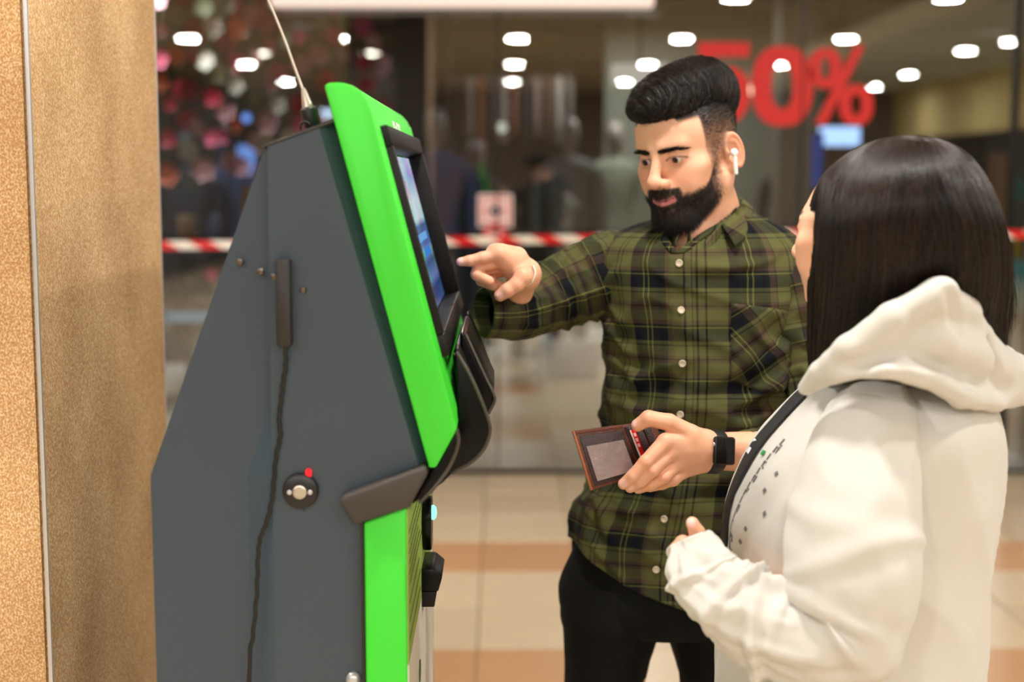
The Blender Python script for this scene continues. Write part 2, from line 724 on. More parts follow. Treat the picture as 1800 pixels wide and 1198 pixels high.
rows = {1.7: 'overhead row above the people', -2.3: 'first row behind the camera', -6.3: 'second row behind the camera',
        -10.3: 'third row behind the camera', 5.7: 'row next to the shop front'}
cols = ['far left', 'left', 'centre left', 'centre right', 'right', 'far right']
for yy, rn in rows.items():
    for k in range(5):
        p = LAMP_W * {5.7: .6, 1.7: .95, -2.3: 1.6, -6.3: 1.2, -10.3: .9}[yy]
        downlight(-3.8 + 2 * k, yy, CEIL, p, 'round recessed downlight in the mall ceiling, %s, %s lamp' % (rn, cols[k]), 'mall ceiling downlights')
for x, yy, lb in ((6.35, -2.64, 'nearest of the right hand column'), (6.2, -3.95, 'second of the right hand column'), (6.7, -8.4, 'third of the right hand column'), (7.0, -11.6, 'farthest of the right hand column')):
    downlight(x, yy, CEIL, LAMP_W, 'round recessed downlight in the grey ceiling field, %s' % lb, 'side ceiling downlights')
REFL_LAMPS = [(330, 57, 'left of the antenna'), (615, 60, 'above the green kiosk top'), (460, 138, 'small one among the flowers'),
         (652, 112, 'right edge of the flower display')]
for (px, py, lb) in REFL_LAMPS:  # lamps added inside the shop to stand in for mall lamp reflections
    Y = (3.1 - CAMZ) * FPX / (309 - py)
    p = W(px, py, min(Y, 17.5))
    downlight(p[0], p[1], 3.1, 0, 'added round shop downlight standing for a reflected lamp, %s' % lb, 'added shop downlights', r=.11)
for k, (x, y) in enumerate(((-2.6, 9.6), (.6, 9.4), (3.2, 9.6), (-1.8, 13), (1.2, 12), (4.6, 13.5))):  # added lights without fixtures, brightening the shop interior and blossoms
    L = bpy.data.lights.new('shop_fill_light', 'AREA')
    L.shape = 'DISK'
    L.size = .3
    L.energy = SHOP_W * (3.6 if x < -2 else .8 if y < 10 else 2.6)
    L.color = (.92, .96, 1) if x < -1 else (1, .96, .9)
    lo = bpy.data.objects.new('shop_fill_light', L)
    COL.objects.link(lo)
    lo.location = (x, y, 2.95)

# long white sign box over the shop door
p0, p1 = W(480, 14, GY - .12), W(1147, 14, GY - .12)
sg = MB().box(((p0[0] + p1[0]) / 2, GY - .14, p0[2] + .2), (p1[0] - p0[0], .12, .4)).build('sign_board', mat('sign_white', (240, 228, 220), rough=.5, emit=(255, 235, 225), estr=.35), None, bevel=.006)
tag(sg, 'long white sign box hung above the shop door', 'sign')
p0, p1 = W(1075, 150, GY + 1.6), W(1175, 112, GY + 1.6)
sg = MB().box(((p0[0] + p1[0]) / 2, GY + 1.6, (p0[2] + p1[2]) / 2), (p1[0] - p0[0], .06, p1[2] - p0[2])).build('light_panel', emat('light_panel', (235, 228, 215), .75), None, bevel=.01)
MB().tube([((p0[0] + p1[0]) / 2, GY + 1.6, p1[2]), ((p0[0] + p1[0]) / 2, GY + 1.6, 3.112)], .012, 6).build('hanger', M['black'], sg)
tag(sg, 'small pale light box hanging in the shop above the man\'s hair', 'light')

# ------------------------------------------------------------------ stickers, sale letters, barrier tape on the front
red = mat('red_vinyl', (214, 30, 24), rough=.5)


def flat(polys, Y, th=.004):
    mb = MB()
    for poly in polys:
        mb.prism([W(x, y, Y) for x, y in poly], (0, th, 0))
    return mb


def ring_mb(cx, cy, rx, ry, ix, iy, Y, th=.004, n=36, e=2.4):
    P, Q = [], []
    for k in range(n):
        a = 2 * PI * k / n
        c, s = math.cos(a), math.sin(a)
        c, s = math.copysign(abs(c) ** (2 / e), c), math.copysign(abs(s) ** (2 / e), s)
        P.append(W(cx + rx * c, cy + ry * s, Y))
        Q.append(W(cx + ix * c, cy + iy * s, Y))
    V = np.array(P + Q)
    V = np.vstack([V, V + np.array([0, th, 0])])
    Fc = []
    for k in range(n):
        j = (k + 1) % n
        Fc += [(k, j, n + j, n + k), (2 * n + k, 3 * n + k, 3 * n + j, 2 * n + j), (k, 2 * n + k, 2 * n + j, j), (n + k, n + j, 3 * n + j, 3 * n + k)]
    return MB().add(V, Fc)


YS = GY - .014
sale = empty('sale_lettering', W(1380, 150, YS), 'big red 50% sale lettering stuck on the shop window', 'sign')
five = [(1228, 74), (1318, 74), (1318, 100), (1256, 100), (1254, 124), (1268, 119), (1286, 117), (1304, 124), (1316, 140), (1319, 165),
        (1314, 192), (1300, 210), (1278, 218), (1254, 217), (1236, 208), (1225, 190), (1222, 172), (1249, 168), (1252, 184), (1260, 193), (1272, 194), (1284, 187), (1290, 168), (1287, 150),
        (1276, 142), (1262, 144), (1252, 152), (1226, 149)]
flat([five], YS).build('digit_five', red, sale, smooth=False)
ring_mb(1375, 151, 54, 71, 19, 40, YS).build('digit_zero', red, sale, smooth=False)
mb = ring_mb(1451, 120, 29, 36, 8, 18, YS)
r2 = ring_mb(1505, 184, 30, 36, 9, 18, YS)
mb.add(r2.v, r2.f)
mb.add(*(lambda q: (q.v, q.f))(flat([[(1503, 80), (1521, 80), (1452, 218), (1432, 218)]], YS - .002)))
mb.build('percent_mark', red, sale, smooth=False)

# no-photography sticker and round red sticker
nop = empty('window_sticker', W(870, 370, GY - .012), 'square white no photography sticker with red ring on glass', 'sticker')
wm = mat('sticker_white', (240, 226, 226), rough=.5)
pm = mat('sticker_red', (216, 84, 84), rough=.5)
dk = mat('sticker_dark', (60, 52, 56), rough=.5)
Yk = GY - .012
flat([[(840, 341), (901, 341), (901, 399), (840, 399)]], Yk).build('backing', wm, nop, bevel=.01, smooth=False)
mb = MB()
for q in ([(844, 345), (897, 345), (897, 349), (844, 349)], [(844, 391), (897, 391), (897, 395), (844, 395)],
          [(844, 345), (848, 345), (848, 395), (844, 395)], [(893, 345), (897, 345), (897, 395), (893, 395)]):
    mb.prism([W(x, y, Yk - .003) for x, y in q], (0, .002, 0))
mb.build('border', pm, nop, smooth=False)
ring_mb(870, 370, 17, 17, 13.5, 13.5, Yk - .003, .002, e=2).build('prohibition_ring', pm, nop, smooth=False)
mb = flat([[(861, 365), (866, 365), (868, 362), (873, 362), (875, 365), (880, 365), (880, 377), (861, 377)]], Yk - .003, .002)
mb.build('camera_pictogram', dk, nop, smooth=False)
rs = empty('round_sticker', W(870, 412, Yk), 'round red sticker on glass below the no photography sticker', 'sticker')
ring_mb(870, 414, 22, 19, 12, 9, Yk, e=2).build('disc', pm, rs, smooth=False)
flat([[(858, 410), (882, 410), (882, 418), (858, 418)]], Yk + .001, .002).build('bar', wm, rs, smooth=False)

# red and white barrier tape
tape_m = bpy.data.materials.new('barrier_tape')
tape_m.use_nodes = True
nt = tape_m.node_tree
b = nt.nodes['Principled BSDF']
b.inputs['Roughness'].default_value = .35
at = nt.nodes.new('ShaderNodeAttribute')
at.attribute_name = 'guv'
sx = nt.nodes.new('ShaderNodeSeparateXYZ')
ad = nt.nodes.new('ShaderNodeMath')
ad.operation = 'ADD'
ml = nt.nodes.new('ShaderNodeMath')
ml.operation = 'MULTIPLY'
ml.inputs[1].default_value = .5
fr = nt.nodes.new('ShaderNodeMath')
fr.operation = 'FRACT'
rp = ramp(nt, [(0, (226, 24, 30)), (.5, (250, 244, 232))])
nt.links.new(at.outputs['Vector'], sx.inputs[0])
nt.links.new(sx.outputs[1], ml.inputs[0])
nt.links.new(sx.outputs[0], ad.inputs[0])
nt.links.new(ml.outputs[0], ad.inputs[1])
nt.links.new(ad.outputs[0], fr.inputs[0])
nt.links.new(fr.outputs[0], rp.inputs[0])
nt.links.new(rp.outputs[0], b.inputs[0])
Yt = GY - .35
keys = [(200, 432), (290, 431), (400, 430), (600, 427), (780, 424), (870, 422), (1040, 419), (1250, 414), (1410, 410), (1500, 409), (1620, 411), (1900, 412)]
P = cr([W(x, y, Yt) for x, y in keys], 120)
S = np.concatenate([[0], np.cumsum(np.linalg.norm(np.diff(P, axis=0), axis=1))])
V, Fc, A = [], [], []
hh = .021
for i, (q, s) in enumerate(zip(P, S)):
    tw = .25 * math.sin(s * 2.1)
    for e, dy in ((-1, .0008), (1, .0008), (1, -.0008), (-1, -.0008)):
        V.append(q + np.array([0, e * hh * math.sin(tw) + dy, e * hh * math.cos(tw)]))
        A.append((s / .22 + .12, e * .35, 0))
    if i:
        a, c = (i - 1) * 4, i * 4
        for k in range(4):
            Fc.append((a + k, a + (k + 1) % 4, c + (k + 1) % 4, c + k))
tp = mk('barrier_tape', V, Fc, tape_m, None, smooth=False, attrs={'guv': np.array(A)})
tag(tp, 'red and white striped barrier tape stretched before the shop front', 'tape')
for k, x in enumerate((W(200, 432, Yt)[0], W(1900, 412, Yt)[0])):
    st = empty('barrier_post', (x, Yt, 0), ('steel barrier post holding the left end of the striped tape', 'steel barrier post holding the right end of the striped tape')[k], 'post')
    MB().lathe([(.16, .0), (.16, .012), (.03, .03)], (x, Yt, 0.0015), (0, 0, 1)).build('foot', M['steel'], st)
    MB().lathe([(.022, .02), (.022, 1.34), (.03, 1.345), (.026, 1.38), (.005, 1.385)], (x, Yt + .025, 0.0015), (0, 0, 1), 16).build('post_tube', M['steel'], st)

# ------------------------------------------------------------------ inside the shop
# hanging strands of paper blossoms
bl_cols = {'crimson': (196, 30, 66), 'rose': (224, 98, 130), 'blush': (226, 170, 172), 'orange': (216, 104, 52), 'sage': (150, 156, 120), 'white': (220, 214, 196)}
bl_m = {k: mat('blossom_' + k, v, rough=.6) for k, v in bl_cols.items()}
string_m = mat('garland_string', (80, 90, 60), rough=.8)


def blossom_src(c):
    V, Fc = [], []
    for k in range(6):
        a = 2 * PI * k / 6
        u = np.array([math.cos(a), 0, math.sin(a)])
        w = np.array([-math.sin(a), 0, math.cos(a)])
        b0 = len(V)
        V += [u * .006, u * .03 + w * .018 - np.array([0, .012, 0]), u * .05 + w * .009 - np.array([0, .02, 0]), u * .05 - w * .009 - np.array([0, .02, 0]), u * .03 - w * .018 - np.array([0, .012, 0]),
              u * .03 + np.array([0, .006, 0])]
        Fc += [(b0, b0 + 1, b0 + 5), (b0 + 1, b0 + 2, b0 + 3, b0 + 5), (b0 + 5, b0 + 3, b0 + 4), (b0, b0 + 5, b0 + 4)]
    b0 = len(V)
    V += [(.012 * math.cos(t), -.012, .012 * math.sin(t)) for t in np.linspace(0, 2 * PI, 7)[:-1]] + [(0, -.022, 0), (0, .004, 0)]
    for k in range(6):
        Fc += [(b0 + k, b0 + (k + 1) % 6, b0 + 6), (b0 + (k + 1) % 6, b0 + k, b0 + 7)]
    return V, Fc


protos = {}
bpx = [292, 318, 345, 372, 398, 424, 452, 478, 506, 533, 560, 588, 614, 640, 664]
names = ['first', 'second', 'third', 'fourth', 'fifth', 'sixth', 'seventh', 'eighth', 'ninth', 'tenth', 'eleventh', 'twelfth', 'thirteenth', 'fourteenth', 'fifteenth']
for k, px in enumerate(bpx):
    Y = 9.2 + .9 * rng.random()
    top = W(px, 309, Y)
    top[2] = 3.09
    yb = 300 - 90 * (k > 10) * rng.random() + 30 * rng.random() - 120 * rng.random() * (k % 3 == 1)
    if k == 4:
        yb = 330
    bot = W(px, yb, Y)
    g = empty('flower_garland', top, 'hanging strand of paper blossoms in the shop, %s strand from the column' % names[k], 'garland', 'hanging blossom strands')
    MB().tube([top, bot], .0025, 5).build('string', string_m, g)
    z = top[2] - .08 - .1 * rng.random()
    while z > bot[2]:
        c = list(bl_cols)[rng.choice(6, p=[.24, .28, .16, .12, .14, .06])]
        s = .95 + .75 * rng.random()
        if c not in protos:
            V, Fc = blossom_src(c)
            o = mk('blossom', np.array(V) + ORG[g.name], Fc, bl_m[c], g)
            protos[c] = o
        else:
            o = protos[c].copy()
            COL.objects.link(o)
            o.parent = g
        o.location = ((rng.random() - .5) * .10, -.02, z - top[2])
        o.scale = (s, s, s)
        o.rotation_euler = ((rng.random() - .5) * .8, rng.random() * 3, (rng.random() - .5) * .9)
        z -= .13 + .16 * rng.random()

# glowing screens, a glowing rail, small lamps and reflection stand-ins inside the shop
for k, (x0, y0, x1, y1, Y, c, s, nm, lb) in enumerate([
        (418, 255, 447, 305, 12.5, (120, 165, 245), 1.2, 'display_screen', 'bright blue upright display screen left of the kiosk top'),
        (563, 193, 590, 213, 12.5, (205, 230, 255), 2.0, 'display_screen', 'pale blue lit screen just behind the antenna base'),
        (1440, 223, 1512, 256, 12.0, (170, 205, 255), 2.2, 'display_screen', 'glowing white-blue screen above the woman\'s hair'),
        (1424, 236, 1446, 330, 11.6, (50, 90, 190), .5, 'display_screen', 'narrow dim blue light panel left of the white-blue screen'),
        (290, 548, 372, 566, 10.5, (150, 190, 215), .45, 'display_screen', 'pale blue rail low behind the kiosk back, given a glow'),  # horizontal rail, its pale tone made by an added glow
        (1690, 330, 1748, 372, 13.0, (60, 110, 190), .5, 'display_screen', 'dim blue screen to the right of the woman\'s hair')]):
    a, b2 = W(x0, y1, Y), W(x1, y0, Y)
    t = empty(nm, ((a[0] + b2[0]) / 2, Y, a[2]), lb, 'screen')
    MB().box((a + b2) / 2 + [0, .03, 0], (b2[0] - a[0] + .03, .04, b2[2] - a[2] + .03)).build('housing', M['black'], t, bevel=.004)
    MB().box((a + b2) / 2 + [0, .006, 0], (b2[0] - a[0], .012, b2[2] - a[2])).build('lit_panel', emat('lit_panel', c, s), t, smooth=False)
    zt = 3.1 if a[2] > 1.6 else 0
    if zt:
        MB().tube([((a[0] + b2[0]) / 2, Y + .04, b2[2]), ((a[0] + b2[0]) / 2, Y + .04, 3.11)], .012, 6).build('hanger', M['black'], t)
    else:
        MB().tube([((a[0] + b2[0]) / 2, Y + .04, a[2]), ((a[0] + b2[0]) / 2, Y + .04, 0.001)], .03, 6).build('pedestal', M['black'], t)
for k, (px, py, Y, c, s, r, lb) in enumerate([
        (433, 207, 12, (110, 150, 235), 2.2, .035, 'small round blue lamp hanging among the blossoms'),
        (882, 224, 12, (235, 235, 215), 1.3, .04, 'small round white globe lamp hanging behind the no photography sticker'),
        (365, 338, 12, (90, 160, 175), .5, .10, 'dim teal globe lamp low at the left of the shop'),
        (905, 146, 13, (255, 220, 190), 2.5, .035, 'warm globe added for a mall lamp reflection, left of the man'),  # added globe in place of a reflected mall downlight
        (1327, 158, 12, (255, 236, 200), 4, .05, 'warm globe added for a mall lamp reflection, behind the sale zero'),  # also added, stands in for a downlight mirrored in the glass
        (372, 483, 10.6, (220, 70, 110), .5, .04, 'small pink globe lamp low behind the kiosk')]):
    p = W(px, py, Y)
    t = empty('globe_lamp', p, lb, 'lamp')
    u = np.linspace(-PI / 2 + .05, PI / 2 - .05, 9)
    MB().lathe([(r * math.cos(a), r * math.sin(a)) for a in u], p, (0, 0, 1), 16).build('globe', emat('globe_glow', c, s), t)
    MB().tube([p + [0, 0, r * .95], (p[0], p[1], 3.11)], .006, 6).build('cord', M['black'], t)

# garments on a high wall rail
rail_Y = 12.8
ra, rb = W(772, 128, rail_Y), W(1015, 128, rail_Y)
rl = empty('garment_rail', (ra + rb) / 2, 'long dark rail high in the shop holding pale garments', 'rail')
MB().tube([ra, [rb[0], rail_Y, ra[2]]], .015, 8).build('rail_bar', dm, rl)
for x in (ra[0] + .1, rb[0] - .1):
    MB().tube([[x, rail_Y, ra[2]], [x, rail_Y, 3.11]], .01, 6).build('hanger_rod', dm, rl)
g_cols = [(150, 138, 132), (96, 84, 80), (176, 160, 150), (170, 120, 96), (110, 100, 98), (190, 176, 168), (150, 110, 92), (84, 78, 78), (160, 140, 134), (120, 96, 86), (176, 168, 160), (100, 96, 92)]
gname = ['taupe', 'charcoal brown', 'pale beige', 'terracotta', 'slate', 'off-white', 'rust', 'dark grey', 'mushroom', 'cocoa', 'light grey', 'grey']
for k in range(12):
    x = ra[0] + .08 + k * (rb[0] - ra[0] - .16) / 11
    L = .5 + .25 * rng.random()
    t = empty('garment', (x, rail_Y, ra[2]), '%s garment on the high shop rail, number %d from its left end' % (gname[k], k + 1), 'garment', 'garments on the high rail')
    R = []
    for (dz, hw, dp) in ((-.03, .03, .02), (-.06, .042, .10), (-.12, .046, .16), (-.3, .042, .15), (-L, .046, .17)):
        R.append([(x + hw * math.cos(a) * (1 + .08 * math.sin(5 * a + k)), rail_Y + dp * math.sin(a), ra[2] + dz) for a in np.linspace(0, 2 * PI, 17)[:-1]])
    V = np.array(R).reshape(-1, 3)
    Fc = [(i * 16 + q, i * 16 + (q + 1) % 16, (i + 1) * 16 + (q + 1) % 16, (i + 1) * 16 + q) for i in range(4) for q in range(16)] + [tuple(range(16))[::-1], tuple(range(64, 80))]
    mk('cloth', V, Fc, mat('garment_' + str(k), g_cols[k], rough=.9), t)
    MB().tube([(x, rail_Y, ra[2] - .03), (x, rail_Y, ra[2] - .012), (x + .0, rail_Y - .017, ra[2] + .004), (x, rail_Y, ra[2] + .018)], .003, 6).build('hook', M['steel'], t)


def loft(R, closed=True, caps=True):
    R = np.asarray(R, float)
    n, m = R.shape[:2]
    V = R.reshape(-1, 3)
    Fc = []
    for i in range(n - 1):
        for q in range(m if closed else m - 1):
            Fc.append((i * m + q, i * m + (q + 1) % m, (i + 1) * m + (q + 1) % m, (i + 1) * m + q))
    if caps and closed:
        Fc += [tuple(range(m))[::-1], tuple(range((n - 1) * m, n * m))]
    return V, Fc


def ell_rings(keys, n, m, rot=0.):
    """keys rows: x, y, z, half width, half depth -> n elliptical rings of m points"""
    K = cr(keys, n)
    a = np.linspace(0, 2 * PI, m + 1)[:-1]
    ca, sa = np.cos(a), np.sin(a)
    R = np.zeros((n, m, 3))
    R[..., 0] = K[:, None, 0] + K[:, None, 3] * ca * math.cos(rot) - K[:, None, 4] * sa * math.sin(rot)
    R[..., 1] = K[:, None, 1] + K[:, None, 3] * ca * math.sin(rot) + K[:, None, 4] * sa * math.cos(rot)
    R[..., 2] = K[:, None, 2]
    return R


def mannequin(px, Y, base, top, low, label, skin=(128, 120, 114), h=1.0):
    x = W(px, 309, Y)[0]
    t = empty('mannequin', (x, Y, 0.0015), label, 'mannequin')
    MB().box((x, Y, base / 2 + .0015), (.46, .46, base)).build('plinth', M['white'], t, bevel=.01)
    z = base

    def kk(rows):
        return [(x + r[0], Y + r[1], z + r[2] * h, r[3], r[4]) for r in rows]
    V, Fc = loft(ell_rings(kk([(0, 0, 1.46, .045, .05), (0, 0, 1.53, .05, .055), (0, -.01, 1.60, .07, .085), (0, -.01, 1.70, .075, .095), (0, 0, 1.77, .05, .06), (0, 0, 1.785, .012, .015)]), 16, 16))
    mk('head', V, Fc, mat('mannequin_skin', skin, rough=.5), t)
    V, Fc = loft(ell_rings(kk([(0, 0, .80, .18, .13), (0, 0, 1.0, .16, .11), (0, 0, 1.25, .2, .12), (0, 0, 1.4, .21, .1), (0, 0, 1.46, .12, .07), (0, 0, 1.48, .05, .05)]), 20, 20))
    mk('jacket', V, Fc, mat('mannequin_top', top, rough=.85), t)
    for s in (-1, 1):
        V, Fc = loft(ell_rings(kk([(s * .22, 0, 1.38, .05, .06), (s * .25, 0, 1.2, .055, .06), (s * .26, -.02, 1.0, .045, .05), (s * .26, -.05, .78, .04, .045)]), 14, 12))
        mk('sleeve', V, Fc, mat('mannequin_sleeve', top, rough=.85), t)
        V, Fc = loft(ell_rings(kk([(s * .085, 0, .84, .085, .11), (s * .09, 0, .5, .07, .08), (s * .1, 0, .1, .055, .065), (s * .1, -.03, .0, .05, .11)]), 14, 12))
        mk('trouser_leg', V, Fc, mat('mannequin_low', low, rough=.85), t)
    return t


mannequin(766, 10.4, .32, (50, 58, 104), (40, 44, 60), 'shop mannequin in a blue jacket, just right of the kiosk screen')
mannequin(838, 12.2, .15, (26, 28, 34), (24, 24, 28), 'shop mannequin in a black jacket behind the no photography sticker', skin=(116, 100, 94))
mannequin(1000, 11.6, .30, (92, 96, 96), (60, 62, 66), 'shop mannequin in a grey coat, left of the man\'s shoulder')
mannequin(1080, 12.4, .30, (120, 128, 112), (70, 72, 64), 'shop mannequin in a sage coat, right behind the man\'s face')
mannequin(1392, 12.4, .2, (20, 22, 26), (18, 18, 20), 'shop mannequin all in black between the man and the woman', skin=(70, 66, 62))
mannequin(330, 11.0, .2, (24, 28, 42), (24, 24, 30), 'shop mannequin in a navy coat, beside the column', skin=(50, 52, 60))
mannequin(392, 11.8, .25, (70, 84, 120), (40, 44, 60), 'shop mannequin in a slate blue coat, left of the kiosk\'s sloping back', skin=(70, 80, 100))

cnt = {}
# low shelf unit at the left and the right hand shelf of goods
for (x0, x1, Y, zs, lb, items) in ((-2.75, -1.75, 9.9, (.35, .75, 1.15), 'low wooden shop shelf seen between column and kiosk', [(150, 120, 90), (60, 70, 90), (180, 190, 180), (120, 60, 60), (90, 100, 80)]),
                                   (4.0, 5.6, 11.5, (.5, .95, 1.4), 'shop shelf of bright goods at the right edge behind the woman', [(200, 70, 40), (220, 190, 30), (60, 150, 150), (190, 110, 60), (90, 60, 100)])):
    t = empty('shop_shelf', ((x0 + x1) / 2, Y, 0.0015), lb, 'shelf')
    for x in (x0, x1):
        MB().box((x, Y, zs[-1] / 2 + .2), (.03, .4, zs[-1] + .4)).build('upright', M['wood'], t, bevel=.003)
    for z in (.06,) + zs:
        MB().box(((x0 + x1) / 2, Y, z), (x1 - x0 - .034, .4, .025)).build('board', M['wood'], t, bevel=.003)
    n = 0
    for z in zs:
        x = x0 + .15
        while x < x1 - .12:
            hgt, c = .14 + .14 * rng.random(), items[n % 5]
            kind = n % 3
            b = MB()
            if kind == 0:
                b.lathe([(.05, 0), (.055, .01), (.055, hgt * .7), (.02, hgt * .85), (.02, hgt), (.005, hgt)], (x, Y - .06, z + .0125), (0, 0, 1), 14)
                nm, cat = 'bottle', 'bottle'
            elif kind == 1:
                b.box((x, Y - .06, z + .0125 + hgt / 2), (.12, .1, hgt))
                nm, cat = 'carton', 'box'
            else:
                b.lathe([(.05, 0), (.07, .02), (.065, hgt * .6), (.03, hgt * .8), (.045, hgt), (.01, hgt)], (x, Y - .06, z + .0125), (0, 0, 1), 14)
                nm, cat = 'jar', 'jar'
            o = b.build(nm, mat('goods_%d' % (n % 5), c, rough=.5), None, bevel=.004 if kind == 1 else 0)
            side = 'left' if x0 < 0 else 'right'
            kc_ = (nm, z, side)
            cnt[kc_] = cnt.get(kc_, 0) + 1
            tag(o, '%s %s on the %s board of the %s hand shop shelf' % (('first', 'second', 'third', 'fourth')[cnt[kc_] - 1], nm, ('lower', 'middle', 'top')[zs.index(z)], side), cat, 'goods on the %s hand shop shelf' % side)
            n += 1
            x += .2 + .06 * rng.random()
# teal carrier bag at the right edge
p = W(1782, 560, 10.4)
tb = empty('carrier_bag', (p[0], 10.4, 0.0015), 'teal carrier bag standing on a stool at the right edge', 'bag')
V, Fc = loft([[(p[0] + sx * w, 10.4 + sy * d, z) for sx, sy in ((-1, -1), (0, -1.1), (1, -1), (1, 1), (0, 1.1), (-1, 1))] for z, w, d in ((.62, .15, .07), (.64, .17, .08), (.8, .15, .06), (1.0, .09, .025))])
mk('bag_body', V, Fc, mat('teal_bag', (70, 160, 160), rough=.5), tb)
MB().tube(cr([(p[0] - .06, 10.4, .99), (p[0] - .05, 10.4, 1.09), (p[0] + .05, 10.4, 1.09), (p[0] + .06, 10.4, .99)], 12), .006, 6).build('handle', M['black'], tb)
st = empty('stool', (p[0], 10.4, 0.0015), 'low dark stool under the teal carrier bag', 'stool')
MB().lathe([(.18, .58), (.19, .60), (.19, .615), (.17, .62)], (p[0], 10.4, 0), (0, 0, 1)).build('seat', M['wood'], st)
for k in range(3):
    a = 2 * PI * k / 3 + .5
    MB().tube([(p[0] + .12 * math.cos(a), 10.4 + .12 * math.sin(a), .585), (p[0] + .17 * math.cos(a), 10.4 + .17 * math.sin(a), .003)], .015, 8).build('leg', M['wood'], st)

# ================================================================== THE PAYMENT KIOSK
KN, KF = 1.75, 2.42          # near and far side of the cabinet


def K(px, py, Y=KN):
    return W(px, py, Y)


def kpoly(pts, Y=KN):
    """side outline measured on the near side, put at depth Y with the same x and z"""
    out = []
    for x, y in pts:
        p = W(x, y, KN)
        out.append((p[0], Y, p[2]))
    return out


m_panel = mat('dark_grey_paint', (60, 74, 86), rough=.34, bump=.12, bscale=900, var=.06, vscale=5)
m_green = mat('green_paint', (60, 214, 48), rough=.45, bump=.06, bscale=1200)
m_trim = mat('graphite_metal', (70, 64, 60), rough=.42, metal=.3, bump=.5, bscale=1400)
m_gloss = mat('gloss_black', (8, 8, 8), rough=.32, spec=.18)
m_rim = mat('rim_grey', (64, 58, 52), rough=.35)
m_bezel = mat('bezel_black', (24, 21, 20), rough=.45, spec=.2)

kc = K(480, 1198)
kiosk = empty('payment_kiosk', (kc[0] + .1, (KN + KF) / 2, 0.001), 'grey and green payment kiosk with slanted touch screen beside the cork column', 'kiosk')

# near side panel: central flat field, back wing folded away, narrow front wing folded away
fl0, fl1 = K(470, 252), K(486, 1198)
zb = .02


def side_panel(Y, sgn, name):
    """three flats: back wing (bent inwards), main field, front wing (bent inwards)"""
    d1, d2 = .070 * sgn, .020 * sgn
    zbot = zb

    def q(x, y, dy):
        p = W(x, y, KN)
        return [p[0], Y + dy, p[2]]
    foot = lambda x, dy: [W(x, 1198, KN)[0], Y + dy, zbot]
    A = [q(459, 257, d1), q(257, 836, d1), q(257, 858, d1), foot(270, d1)]
    B = [q(470, 251, 0), q(478, 836, 0), q(479, 858, 0), foot(486, 0)]
    C = [q(560, 222, 0), q(736, 818, 0), q(690, 900, 0), foot(662, 0)]
    D = [q(588, 212, d2), q(757, 812, d2), q(716, 905, d2), foot(716, d2)]
    mb = MB()
    V = A + B + C + D
    th = [0, .012 * sgn, 0]
    V2 = [list(np.array(v) + th) for v in V]
    F = []
    for c in range(3):
        for r in range(3):
            i = c * 4 + r
            F.append((i, i + 1, i + 5, i + 4))
            F.append((16 + i, 16 + i + 4, 16 + i + 5, 16 + i + 1))
    per = [0, 1, 2, 3, 7, 11, 15, 14, 13, 12, 8, 4]
    for a, b in zip(per, per[1:] + per[:1]):
        F.append((a, 16 + a, 16 + b, b))
    mb.add(V + V2, F)
    return mb.build(name, m_panel, kiosk, smooth=False)


sp = side_panel(KN, 1, 'side_panel')
side_panel(KF, -1, 'side_panel')

# back, top and core
core = [(462, 262), (262, 838), (262, 860), (272, 1198)]
p_top0, p_top1 = K(460, 256), K(590, 211)
mb = MB()
w = KF - KN - .03
Yc = (KN + KF) / 2
V = []
outl = [K(462, 258), K(260, 838), K(260, 858), [K(272, 1198)[0], KN, zb], [K(700, 1198)[0], KN, zb], [K(706, 900)[0], KN, K(706, 900)[2]], K(740, 818), K(580, 216)]
mb.prism([(p[0], KN + .015, p[2]) for p in outl], (0, w, 0))
mb.build('cabinet_core', m_panel, kiosk, smooth=False)
# thin folded lip on the top edge
a, b = K(462, 255), K(588, 209)
MB().prism([(a[0], KN - .002, a[2]), (b[0], KN - .002, b[2]), (b[0], KN - .002, b[2] - .004), (a[0], KN - .002, a[2] - .004)], (0, KF - KN, 0)).build('top_plate', mat('top_plate_metal', (60, 58, 58), rough=.35, metal=.5), kiosk, bevel=.001)

# green fascia: side outline swept across, hollowed by the screen
FN, FFAR = KN - .012, 2.50
side = [(572, 151), (580, 147), (592, 146), (606, 147), (620, 151), (634, 160), (646, 174), (655, 196), (804, 752), (767, 819), (755, 819)]
P0 = kpoly(side, FN)
mb = MB().prism(P0, (0, FFAR - FN, 0))
fas = mb.build('green_fascia', m_green, kiosk, bevel=.003, segs=2)
# raised chamfer strip of the front face (towards the viewer's side)
# front face frame: local axes
ft, fb = np.array(kpoly([(650, 182)])[0]), np.array(kpoly([(804, 752)])[0])
fdir = (fb - ft) / np.linalg.norm(fb - ft)
fnor = np.array([-fdir[2], 0, fdir[0]])
if fnor[0] < 0:
    fnor = -fnor
Lf = np.linalg.norm(fb - ft)


def FP(s, Y, h):
    """point on the slanted front: s metres down from the top fold, height h off the face"""
    q = ft + fdir * s + fnor * h
    return np.array([q[0], Y, q[2]])


def fbox(s0, s1, Y0, Y1, h0, h1):
    mb = MB()
    V = [FP(s, Y, h) for s in (s0, s1) for Y in (Y0, Y1) for h in (h0, h1)]
    mb.add(V, [(0, 1, 3, 2), (4, 6, 7, 5), (0, 4, 5, 1), (2, 3, 7, 6), (0, 2, 6, 4), (1, 5, 7, 3)])
    return mb




